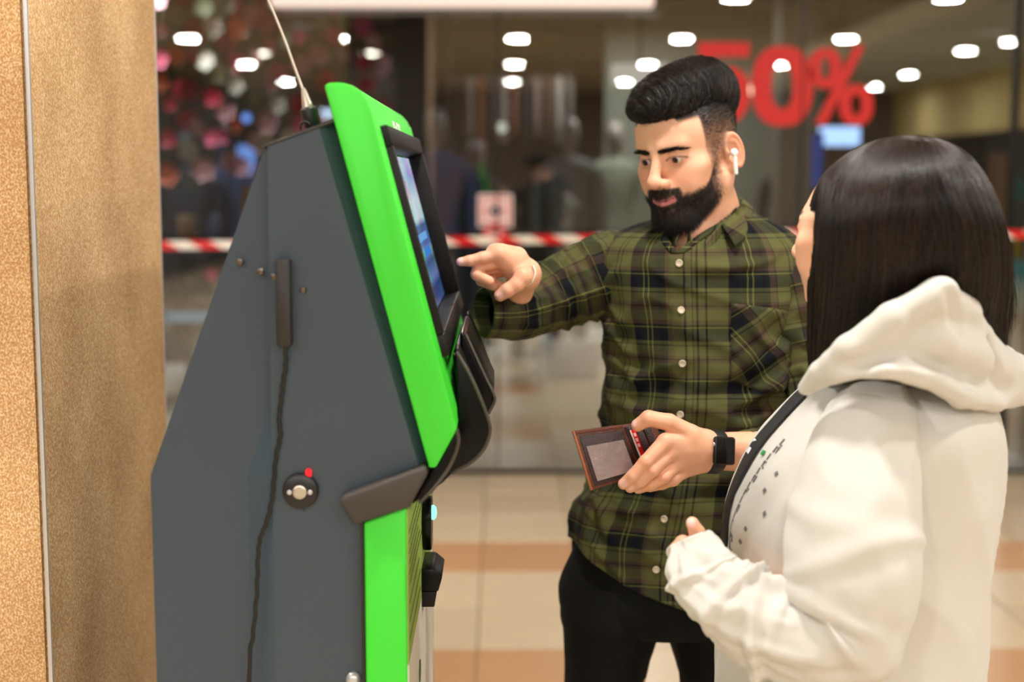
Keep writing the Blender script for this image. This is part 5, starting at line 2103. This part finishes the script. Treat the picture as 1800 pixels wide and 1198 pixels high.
def quad_box(q, th, nx=1):
    """slab from four world corners (tl,tr,br,bl) with thickness away from the camera"""
    q = np.array(q, float)
    nn = np.cross(q[1] - q[0], q[3] - q[0])
    nn /= np.linalg.norm(nn)
    if nn @ (q.mean(0) - np.array([0, 0, CAMZ])) < 0:
        nn = -nn
    return MB().add(np.vstack([q, q + nn * th]), [(0, 1, 2, 3), (4, 7, 6, 5), (0, 4, 5, 1), (1, 5, 6, 2), (2, 6, 7, 3), (3, 7, 4, 0)])


def lerp4(q, u, v, dn=0.):
    q = np.array(q, float)
    nn = np.cross(q[1] - q[0], q[3] - q[0])
    nn /= np.linalg.norm(nn)
    if nn @ (q.mean(0) - np.array([0, 0, CAMZ])) > 0:
        nn = -nn
    return (q[0] * (1 - u) + q[1] * u) * (1 - v) + (q[3] * (1 - u) + q[2] * u) * v + nn * dn


la = [W(1006, 757, 2.098), W(1094, 746, 2.112), W(1128, 834, 2.112), W(1038, 862, 2.092)]
wal = empty('wallet', np.mean(la, 0), 'open brown leather wallet with clear window held in the man\'s hand', 'wallet')
quad_box(la, .004).build('outer_leaf', lea, wal, bevel=.0012)
lb_ = [W(1094, 746, 2.113), W(1150, 738, 2.150), W(1176, 800, 2.150), W(1128, 834, 2.113)]
quad_box(lb_, .004).build('inner_leaf', lea, wal, bevel=.0012)
lcv = [W(1010, 757, 2.103), W(1115, 741, 2.125), W(1150, 736, 2.150), W(1152, 741, 2.152), W(1094, 750, 2.116), W(1012, 761, 2.104)]


def sub(q, u0, v0, u1, v1, dn):
    return [lerp4(q, u0, v0, dn), lerp4(q, u1, v0, dn), lerp4(q, u1, v1, dn), lerp4(q, u0, v1, dn)]


quad_box(sub(la, .10, .10, .97, .95, .0022), .002).build('window_frame_leather', lea2, wal, bevel=.0008)
win = mat('clear_plastic', (140, 122, 120), rough=.06, bump=.9, bscale=60, spec=1.0, coat=.6)
quad_box(sub(la, .17, .28, .90, .88, .0030), .0008).build('plastic_window', win, wal)
quad_box(sub(la, 0, 0, .045, 1, .001), .005).build('stitched_edge', edge_m, wal, bevel=.0008)
quad_box(sub(la, .04, 0, 1, .06, .0012), .003).build('top_edge', lea, wal, bevel=.0008)
for k, u in enumerate((.02, .30, .55)):
    quad_box(sub(lb_, u, .05, u + .22, .98, .0022), .0018).build('card_slot', lea2, wal, bevel=.0006)
ca_ = sub(lb_, .13, .13, .26, .95, .0046)
cd = empty('bank_card', np.mean(ca_, 0), 'red and white card sticking out of the brown wallet', 'card')
quad_box(ca_, .0009).build('card_face', mat('card_red', (222, 26, 34), rough=.3), cd)
quad_box(sub(lb_, .09, .13, .13, .95, .0047), .001).build('card_edge', mat('card_white', (240, 232, 226), rough=.3), cd)
for k in range(3):
    quad_box(sub(lb_, .155, .20 + .11 * k, .225, .27 + .11 * k, .0050), .0006).build('card_mark', mat('card_print', (244, 214, 210), rough=.3), cd)

# bracelet on the pointing hand
brp = cr([W(936, 466, rY + .005), W(941, 478, rY - .004), W(936, 494, rY - .008), W(926, 503, rY - .004)], 26)
brc = empty('bracelet', brp[12], 'thin pale bead bracelet on the man\'s pointing hand', 'bracelet')
MB().tube(brp, .0016 + .0007 * (np.arange(26) % 2), 8).build('beads', mat('bracelet_pale', (216, 200, 186), rough=.3), brc)

# ================================================================== THE WOMAN
wbase = W(1510, 1000, 1.87)
wom = empty('person', (wbase[0], 1.87, 0.0012), 'woman with straight dark hair in a white hoodie, seen from behind beside the man', 'person')

WR = rot_fwd(math.radians(140), math.radians(4), 0)
WS = .90
WO = W(1517, 414, 1.805)
wl = lambda v: ((np.asarray(v) - WO) @ WR) / WS
ns = [(np.array([0, -.02, -.03]), wl(W(1580, 650, 1.84)), .048, .056, .03)]
fw = lambda p: head_f(p, ns)
V1, F1 = surf(fw, (-.10, -.20, -.26), (.10, .14, .15), .0028)
c1 = np.tile(SKIN, (len(V1), 1)) * (1 + .04 * vnoise(V1 * 25, 1)[:, None])
fl = np.exp(-(((np.abs(V1[:, 0]) - .042) / .02) ** 2 + ((V1[:, 2] + .02) / .02) ** 2)) * (V1[:, 1] > .03)
c1 = mixc(c1, PINK, .45 * fl)
lip = (np.abs(V1[:, 2] + .0545) < .009) * (np.abs(V1[:, 0]) < .021) * (V1[:, 1] > .08)
c1 = mixc(c1, LIPC, lip * .8)
bw2 = (np.abs(V1[:, 2] - .036) < .003) * (np.abs(V1[:, 0]) > .01) * (np.abs(V1[:, 0]) < .05) * (V1[:, 1] > .05)
c1 = mixc(c1, DARKH, bw2 * .9)
hY = 1.735
thb = PX([(1246, 975, hY + .03), (1234, 952, hY + .01), (1225, 935, hY), (1217, 919, hY - .004)])
idx = PX([(1222, 962, hY + .004), (1200, 954, hY), (1188, 966, hY - .002), (1192, 984, hY + .004)])
mid = PX([(1226, 970, hY + .02), (1198, 958, hY + .018), (1186, 974, hY + .014), (1194, 992, hY + .018)])
rin = PX([(1232, 976, hY + .036), (1204, 964, hY + .036), (1192, 982, hY + .032), (1200, 998, hY + .034)])
pin = PX([(1238, 984, hY + .05), (1214, 972, hY + .052), (1202, 990, hY + .048), (1210, 1004, hY + .048)])
wrw = W(1262, 1010, hY + .03)
ff = hand_f([(thb, [.0135, .0110, .0098, .0080]), (idx, [.0105, .0095, .0088, .0075]), (mid, [.0105, .0098, .0088, .0075]), (rin, [.010, .0092, .0084, .0072]), (pin, [.009, .0084, .0078, .0066])],
            [(wrw, idx[0], .018, .012), (wrw, mid[0], .018, .012), (wrw, rin[0], .017, .0115), (wrw, pin[0], .016, .0105), (wrw, thb[0], .018, .014), (wrw, W(1320, 1075, 1.69), .022, .026)])
ap = np.array(thb + idx + mid + rin + pin + [wrw])
V2, F2 = surf(ff, ap.min(0) - .035, ap.max(0) + .035, .0018)
c2 = hand_col(V2, [thb[3] + [-.003, -.006, .002]], [thb[1], idx[1], mid[1]])
wh = W(1490, 1290, 1.87)
s0, s1_ = W(1560, 690, 1.86), W(1490, 1250, 1.88)
lkn, rkn = np.array([wh[0] - .02, 1.80, .48]), np.array([wh[0] - .02, 1.97, .48])


def wb_f(p):
    d = cap(p, s0, s1_, .08, .10)
    for a, b_, ra, rb in ((W(1530, 770, 1.74), W(1490, 1105, 1.66), .042, .036), (W(1490, 1105, 1.66), wrw, .036, .02), (W(1530, 770, 1.99), np.array([wh[0] - .02, 2.06, 1.05]), .042, .036),
                          (np.array([wh[0] - .02, 2.06, 1.05]), np.array([wh[0] - .10, 2.03, .98]), .034, .022),
                          (W(1530, 770, 1.74), W(1530, 770, 1.99), .05, .05), (np.array([wh[0], 1.80, .9]), lkn, .062, .045), (np.array([wh[0], 1.96, .9]), rkn, .062, .045),
                          (lkn, np.array([wh[0] + .01, 1.80, .08]), .04, .03), (rkn, np.array([wh[0] + .01, 1.97, .08]), .04, .03)):
        d = smin(d, cap(p, a, b_, ra, rb), .03)
    return d


V3, F3 = surf(wb_f, (wh[0] - .35, 1.55, .03), (wh[0] + .35, 2.2, 1.5), .012)
vw1 = to_w(V1, WR, WO, WS)
# the skull stays inside the hair above the brow
zk = [W(1438, yy, 1.765)[2] for yy in (410, 392, 374, 356, 340, 312, 280, 255, 240)]
xk = [W(xx, 380, 1.765)[0] for xx in (1380, 1414, 1432, 1445, 1455, 1472, 1500, 1540, 1560)]
xmin = np.interp(vw1[:, 2], zk, xk)
vw1[:, 0] = np.where(vw1[:, 2] > zk[0], xmin + np.log1p(np.exp(np.clip((vw1[:, 0] - xmin) / .006, -30, 30))) * .006, vw1[:, 0])
V, F, C = join([(vw1, F1, c1), (V2, F2, c2), (V3, F3, np.tile(SKIN, (len(V3), 1)))])
mk('body', V, F, skin_mat, wom, attrs={'col': C})
eye_mesh(wom, WR, WO, WS, -.0315, (0, 1, -.1))
eye_mesh(wom, WR, WO, WS, .0315, (0, 1, -.1))

# ---- hair: straight, shoulder length
wh_m = mat('dark_brown_hair', (20, 14, 11), rough=.36, spec=.4)
_nt = wh_m.node_tree
_hi = _nt.nodes.new('ShaderNodeHairInfo')
_rp = ramp(_nt, [(0, (13, 9, 8)), (.6, (22, 15, 12)), (1, (56, 37, 27))], 'LINEAR')
_nt.links.new(_hi.outputs['Random'], _rp.inputs[0])
_nt.links.new(_rp.outputs[0], _nt.nodes['Principled BSDF'].inputs['Base Color'])
HK = [(241, 1588, 1606, 1.775, .007), (244, 1564, 1630, 1.775, .026), (250, 1540, 1654, 1.775, .045), (262, 1510, 1680, 1.775, .066), (283, 1480, 1701, 1.775, .088), (312, 1453, 1718, 1.775, .106), (360, 1438, 1732, 1.775, .118), (430, 1432, 1746, 1.78, .118),
      (490, 1430, 1753, 1.785, .106), (550, 1428, 1752, 1.795, .088), (610, 1425, 1752, 1.805, .074), (655, 1428, 1746, 1.81, .065)]
NH, MH = 90, 140
Kh = cr(HK, NH)
Ah = np.linspace(0, 2 * PI, MH + 1)[:-1]
Hr = np.zeros((NH, MH, 3))
for i, (yy, xl, xr, Y, bb) in enumerate(Kh):
    c = W((xl + xr) / 2, yy, Y)
    a = (xr - xl) / 2 * Y / FPX
    ti = i / NH
    lock = vnoise(np.stack([np.cos(Ah) * 5.5, np.sin(Ah) * 5.5, np.full(MH, ti * 1.2)], -1), 71)
    lock2 = vnoise(np.stack([np.cos(Ah) * 14, np.sin(Ah) * 14, np.full(MH, ti * 1.0)], -1), 72)
    k = 1 + (.042 * lock + .022 * lock2) * min(1, ti * 4)
    # hair starts behind the cheek: pull the front edge in on the camera side
    e = 2 / (2.0 + 1.0 * min(1, max(0, (yy - 300) / 90)))
    ca, sa = np.cos(Ah), np.sin(Ah)
    ca, sa = np.sign(ca) * np.abs(ca) ** e, np.sign(sa) * np.abs(sa) ** e
    Hr[i, :, 0] = c[0] + a * ca * k
    Hr[i, :, 1] = c[1] + bb * sa * k
    Hr[i, :, 2] = c[2]
whair = mk('hair', Hr.reshape(-1, 3), grid_faces(NH, MH), wh_m, wom)
r5 = np.random.default_rng(5)


def hair_at(ti, aj, off):
    i0 = np.clip(np.floor(ti).astype(int), 0, NH - 2)
    f = (ti - i0)[..., None]
    aj = aj % MH
    j0 = np.floor(aj).astype(int) % MH
    j1 = (j0 + 1) % MH
    g = (aj - np.floor(aj))[..., None]
    P = (Hr[i0, j0] * (1 - f) + Hr[i0 + 1, j0] * f) * (1 - g) + (Hr[i0, j1] * (1 - f) + Hr[i0 + 1, j1] * f) * g
    n = np.stack([np.cos(aj / MH * 2 * PI), np.sin(aj / MH * 2 * PI), .9 * (1 - ti / 25).clip(0, 1)], -1)
    n /= np.linalg.norm(n, axis=-1)[..., None]
    return P + n * off[..., None]


NS, MS = 9000, 14
aj = r5.random(NS) * MH
t0 = np.abs(r5.normal(0, 14, NS))
t1 = np.minimum(t0 + 30 + 60 * r5.random(NS), NH - 1.01 + 0 * t0)
tt = t0[:, None] + (t1 - t0)[:, None] * np.linspace(0, 1, MS)[None]
tt = np.clip(tt, 0, NH - 1.02)
wob = 1.4 * np.sin(tt / 16 + r5.random(NS)[:, None] * 6)
off = .0008 + .0016 * r5.random(NS)[:, None] * np.ones((1, MS)) + .0006 * np.sin(tt / 7 + 9 * r5.random(NS)[:, None])
S = hair_at(tt, aj[:, None] + wob, off)
hair_obj('hair_strands', S, np.linspace(.00042, .00022, MS)[None], wh_m, whair)
# loose tips at the back, hanging past the hood
NSt = 450
a_ = r5.normal(0, .35, NSt)
top_ = np.stack([W(1728, 440, 1.79)[0] + .008 * r5.normal(0, 1, NSt), 1.79 + .05 * np.sin(a_), np.full(NSt, W(1738, 440, 1.79)[2])], 1)
tip_ = np.stack([W(1748, 590, 1.81)[0] + .008 * r5.normal(0, 1, NSt), 1.80 + .05 * np.sin(a_), W(1752, 590, 1.81)[2] + .02 * np.abs(r5.normal(0, 1, NSt))], 1)
t = np.linspace(0, 1, 10)[None, :, None]
S = top_[:, None] * (1 - t) + tip_[:, None] * t
S[..., 0] += .010 * np.sin(np.linspace(0, PI, 10))[None] * (1 + .3 * r5.random((NSt, 1)))
hair_obj('hair_tips', S, np.linspace(.00042, .0001, 10)[None], wh_m, whair)

# ---- white hoodie
hm = mat('white_sweat_cotton', (204, 201, 195), rough=.9, bump=.25, bscale=900, sheen=.25)
BK = [(640, 1500, 1690, 1.865, .085), (665, 1450, 1712, 1.868, .125), (690, 1415, 1728, 1.87, .155), (735, 1374, 1742, 1.87, .182), (800, 1322, 1748, 1.87, .186), (890, 1279, 1746, 1.87, .184), (960, 1272, 1736, 1.87, .180),
      (1050, 1268, 1727, 1.87, .178), (1120, 1259, 1723, 1.87, .180), (1198, 1254, 1718, 1.87, .184), (1290, 1258, 1716, 1.87, .182), (1340, 1275, 1706, 1.87, .172)]
NB, MB_ = 140, 150
Kb = cr(BK, NB)
Ab = np.linspace(0, 2 * PI, MB_ + 1)[:-1]
Bt = np.zeros((NB, MB_, 3))
for i, (yy, xl, xr, Y, bb) in enumerate(Kb):
    c = W((xl + xr) / 2, yy, Y)
    a = (xr - xl) / 2 * Y / FPX
    e = 2 / 2.2
    ca, sa = np.cos(Ab), np.sin(Ab)
    ca, sa = np.sign(ca) * np.abs(ca) ** e, np.sign(sa) * np.abs(sa) ** e
    z = c[2]
    f1 = crease(ca * 2.2 + z * 2, sa * 2.2 + z * 6, 81) - .5
    f2 = crease(ca * 4 - z * 5, sa * 4 + z * 9, 82, 2) - .4
    dd = (.008 * f1 + .005 * f2) * min(1, max(0, (yy - 650) / 120))
    Bt[i, :, 0] = c[0] + (a + dd) * ca
    Bt[i, :, 1] = c[1] + (bb + dd) * sa
    Bt[i, :, 2] = z
hoodie = mk('hoodie', Bt.reshape(-1, 3), grid_faces(NB, MB_), hm, wom)


RIDGES = [(.52, .035, .5, .007, .020), (.60, -.04, 1.4, .010, .020), (.67, .035, 2.6, .010, .018), (.74, -.030, .3, .011, .017), (.80, .028, 1.9, .010, .015), (.855, -.022, 3.1, .008, .013), (.90, .016, 1.0, .006, .012),
          (.30, .05, 2.2, .004, .03), (.40, -.05, .8, .005, .03)]


def sl_fold(seed, amp, bias):
    def fold(s, A, r):
        e = s / TOT
        x, y = np.cos(A), np.sin(A)
        v = vnoise(np.stack([x * 1.7, y * 1.7, np.full_like(x, s * 11.0)], -1), seed)
        v2 = vnoise(np.stack([x * 2.6 + 3, y * 2.6, np.full_like(x, s * 22.0)], -1), seed + 1)
        w = .25 + bias * sstep(.45, .8, e) * (1 - .6 * sstep(.93, 1, e))
        d = amp * w * (((1 - np.abs(v)) ** 2 - .45) + .5 * ((1 - np.abs(v2)) ** 2 - .4))
        for (e0, tilt, ph_, A0, wd) in RIDGES:
            q_ = (e - e0 - tilt * np.cos(A - ph_)) / wd
            d = d + A0 * bias * (1 - 1.5 * q_ * q_) * np.exp(-q_ * q_) * (.55 + .45 * np.cos(A - ph_ * 1.7))
        return d
    return fold


path = [pxp(1545, 722, 1.775, .052), pxp(1530, 770, 1.725, .064), pxp(1515, 835, 1.695, .070), pxp(1500, 940, 1.668, .079), pxp(1497, 1030, 1.655, .080), pxp(1480, 1092, 1.655, .074), pxp(1415, 1108, 1.662, .064), pxp(1350, 1092, 1.675, .055),
        pxp(1295, 1065, 1.69, .048), pxp(1252, 1030, 1.71, .042), pxp(1230, 995, 1.725, .034), pxp(1219, 966, 1.735, .0265), pxp(1212, 949, 1.74, .024)]
Kp = cr(path, 130)
TOT = np.sum(np.linalg.norm(np.diff(Kp[:, :3], axis=0), axis=1))
R, S_, A_, r_ = sweep(path, 130, 84, sl_fold(91, .017, .95))
c = R[-1].mean(0)
t = R[-1].mean(0) - R[-3].mean(0)
t /= np.linalg.norm(t)
R = np.concatenate([R, (c + (R[-1] - c) * .90 + t * .002)[None], (c + (R[-1] - c) * .84 - t * .02)[None]])
mk('sleeve', R.reshape(-1, 3), grid_faces(len(R), 84), hm, hoodie)
path = [(wh[0] + .03, 2.0, 1.33, .06), (wh[0] + .02, 2.04, 1.22, .07), (wh[0] - .01, 2.07, 1.06, .068), (wh[0] - .05, 2.06, 1.0, .058), (wh[0] - .10, 2.03, .99, .04), (wh[0] - .12, 2.02, .985, .028)]
Kp = cr(path, 50)
TOT = np.sum(np.linalg.norm(np.diff(Kp[:, :3], axis=0), axis=1))
R, S_, A_, r_ = sweep(path, 50, 40, sl_fold(95, .010, 1.0))
mk('sleeve', R.reshape(-1, 3), grid_faces(len(R), 40), hm, hoodie)
# hem band
R = Bt[-1] - np.array([0, 0, .0])
mk('hem_band', np.concatenate([R[None] * 1.0, (R + [0, 0, -.05])[None], (R.mean(0) + (R - R.mean(0)) * .9 + [0, 0, -.052])[None]]).reshape(-1, 3), grid_faces(3, MB_), hm, hoodie)

# hood thrown back: soft rolls of cloth round the neck
u_ = 1.72 / FPX


def hp(x, y, Y):
    return W(x, y, Y)


def hd(lst, p, k):
    d = None
    for (x0, y0, Y0, r0), (x1, y1, Y1, r1) in zip(lst[:-1], lst[1:]):
        c_ = cap(p, hp(x0, y0, Y0), hp(x1, y1, Y1), r0 * u_, r1 * u_)
        d = c_ if d is None else smin(d, c_, k)
    return d


RIM = [(1414, 680, 1.725, 12), (1442, 652, 1.695, 20), (1492, 612, 1.665, 25), (1570, 562, 1.655, 28), (1650, 520, 1.66, 31), (1698, 548, 1.70, 27), (1722, 585, 1.73, 22), (1760, 635, 1.76, 28), (1812, 668, 1.80, 34)]
LOW = [(1418, 686, 1.72, 8), (1490, 654, 1.665, 14), (1555, 648, 1.64, 18), (1625, 660, 1.65, 22), (1690, 690, 1.69, 26), (1745, 700, 1.75, 27), (1800, 682, 1.80, 32)]
MIDL = [(1470, 640, 1.68, 18), (1560, 605, 1.668, 30), (1640, 590, 1.68, 44), (1700, 625, 1.72, 44), (1770, 665, 1.78, 36)]
FAR = [(1650, 522, 1.76, 30), (1700, 560, 1.88, 38), (1720, 600, 1.95, 36), (1640, 640, 2.0, 30), (1520, 670, 2.02, 24), (1440, 700, 1.99, 16)]
BAG = [(1740, 640, 1.82, 46), (1790, 668, 1.90, 44), (1770, 660, 1.97, 40)]


def hood_f(p):
    d = hd(RIM, p, .008)
    d = smin(d, hd(LOW, p, .006), .010)
    d = smin(d, hd(MIDL, p, .01), .018)
    d = smin(d, hd(FAR, p, .01), .02)
    d = smin(d, hd(BAG, p, .01), .025)
    # crease between the rim and the lower fold
    for (x0, y0, Y0), (x1, y1, Y1), rr in (((1490, 646, 1.650), (1600, 620, 1.632), .0050), ((1600, 620, 1.632), (1700, 664, 1.672), .0065), ((1700, 664, 1.672), (1775, 690, 1.735), .006),
                                           ((1672, 516, 1.635), (1695, 590, 1.665), .005), ((1735, 600, 1.71), (1750, 655, 1.72), .005)):
        d = smax(d, -cap(p, hp(x0, y0, Y0), hp(x1, y1, Y1), rr), .014)
    d = d + .0035 * vnoise(p * np.array([16, 16, 22.]), 55) + .0015 * vnoise(p * 48, 56)
    return d


lo = np.min([hp(1395, 720, 1.64), hp(1395, 480, 2.1)], 0) - .05
hi = np.max([hp(1860, 720, 1.64), hp(1860, 470, 2.1)], 0) + .06
V, F = surf(hood_f, lo, hi, .0038)
mk('hood', V, F, hm, hoodie)
# draw seam of the shoulder, set in as a fine raised cord
sp_ = [(1500, 737, 1.70), (1520, 728, 1.70), (1548, 733, 1.69), (1585, 765, 1.685), (1612, 800, 1.69), (1624, 850, 1.70)]
mb = MB()
mb.tube(cr([np.array(pxp(x, y, Y)) for x, y, Y in ((1498, 740, 1.706), (1520, 729, 1.700), (1548, 732, 1.695), (1582, 758, 1.690), (1608, 792, 1.690), (1622, 840, 1.694))], 30), .0022, 6)
mb.build('shoulder_seam', hm, hoodie)
# black front edge of the hoodie with the print beside it
blk = mat('black_trim', (28, 27, 30), rough=.7)


def front_pt(yrow, u, off=.0):
    """u metres round the belly from the front edge towards the camera"""
    i = np.interp(yrow, Kb[:, 0], np.arange(NB))
    i0 = int(min(i, NB - 2))
    f = i - i0
    row = Bt[i0] * (1 - f) + Bt[i0 + 1] * f
    j = MB_ / 2 + u / .20 * (MB_ / (2 * PI))
    j0 = int(math.floor(j))
    g = j - j0
    P = row[j0 % MB_] * (1 - g) + row[(j0 + 1) % MB_] * g
    up = (Bt[i0 + 1] * 1.0)[j0 % MB_] - Bt[i0][j0 % MB_]
    al = row[(j0 + 1) % MB_] - row[j0 % MB_]
    n = np.cross(al, up)
    n /= np.linalg.norm(n) + 1e-9
    a = 2 * PI * j / MB_
    if n @ np.array([math.cos(a), math.sin(a), 0]) < 0:
        n = -n
    return P + n * off, al / np.linalg.norm(al), up / np.linalg.norm(up), n


ys = np.linspace(692, 985, 60)
V = []
for k, yy in enumerate(ys):
    wd = np.interp(yy, [692, 740, 850, 985], [.024, .018, .010, .005])
    for uu in (-.02, -.005, wd * .5, wd):
        V.append(front_pt(yy, uu, .0022)[0])
tr = mk('front_trim', V, grid_faces(60, 4, False), blk, hoodie)
sm = tr.modifiers.new('thickness', 'SOLIDIFY')
sm.thickness = .003
ink = mat('print_ink_dark', (112, 108, 110), rough=.8)
mbk = MB()
rr = np.random.default_rng(8)


def glyph(yy, u, w, h, rot=0.):
    P, al, up, n = front_pt(yy, u, .0012)
    c_, s_ = math.cos(rot), math.sin(rot)
    mbk.box(P, (w, h, .0008), np.stack([al * c_ + up * s_, up * c_ - al * s_, n], 1))


# faded lettering running down the chest: strokes only, as unreadable as in the photograph
for k, yy in enumerate(np.linspace(762, 972, 17)):
    u = np.interp(yy, [762, 850, 972], [.058, .034, .024])
    hgt = .010
    glyph(yy, u, .0022, hgt, .15)
    if k % 2:
        glyph(yy - 4, u + .004, .006, .002, .1)
    if k % 3 == 0:
        glyph(yy + 5, u + .004, .006, .002, .1)
    if k % 4 == 1:
        glyph(yy, u + .008, .0022, hgt, .15)
for yy, u in ((806, .098), (836, .09), (905, .075), (930, .062), (978, .115), (992, .05), (870, .11)):
    glyph(yy, u, .0055, .0055, .6)
mbk.build('chest_print', ink, hoodie, smooth=False, kind='stuff')
P, al, up, n = front_pt(790, -.012, .004)
MB().box(P, (.016, .022, .002), np.stack([al, up, n], 1)).build('white_label', mat('label_white', (240, 240, 244), rough=.6), hoodie, bevel=.0006)
P, al, up, n = front_pt(786, .034, .0016)
MB().box(P, (.007, .007, .0012), np.stack([al, up, n], 1)).build('green_patch', mat('patch_green', (40, 140, 70), rough=.7), hoodie, bevel=.0004)

# jeans and shoes, below the frame
jm = mat('dark_jeans', (38, 42, 58), rough=.85, bump=.3, bscale=500)
parts = []
hx, hz = wh[0], 1.0
parts.append(ring_loft([(hx, 1.88, .98, .125, .165), (hx, 1.88, .90, .135, .175), (hx, 1.88, .80, .12, .16)], 14, 50, 44, .006))
for yy in (1.80, 1.965):
    parts.append(ring_loft([(hx, yy, .88, .115, .09), (hx - .01, yy, .70, .09, .08), (hx - .02, yy, .48, .07, .068), (hx, yy, .3, .068, .066), (hx + .01, yy, .10, .055, .055), (hx + .01, yy, .06, .055, .055)], 40, 36, 45, .006))
V, F, _ = join([(v, f, v) for v, f in parts])
mk('jeans', V, F, jm, wom)
for yy in (1.80, 1.965):
    shoe(hx + .005, yy, -PI / 2, 'shoe', wom, (225, 222, 216), .92)
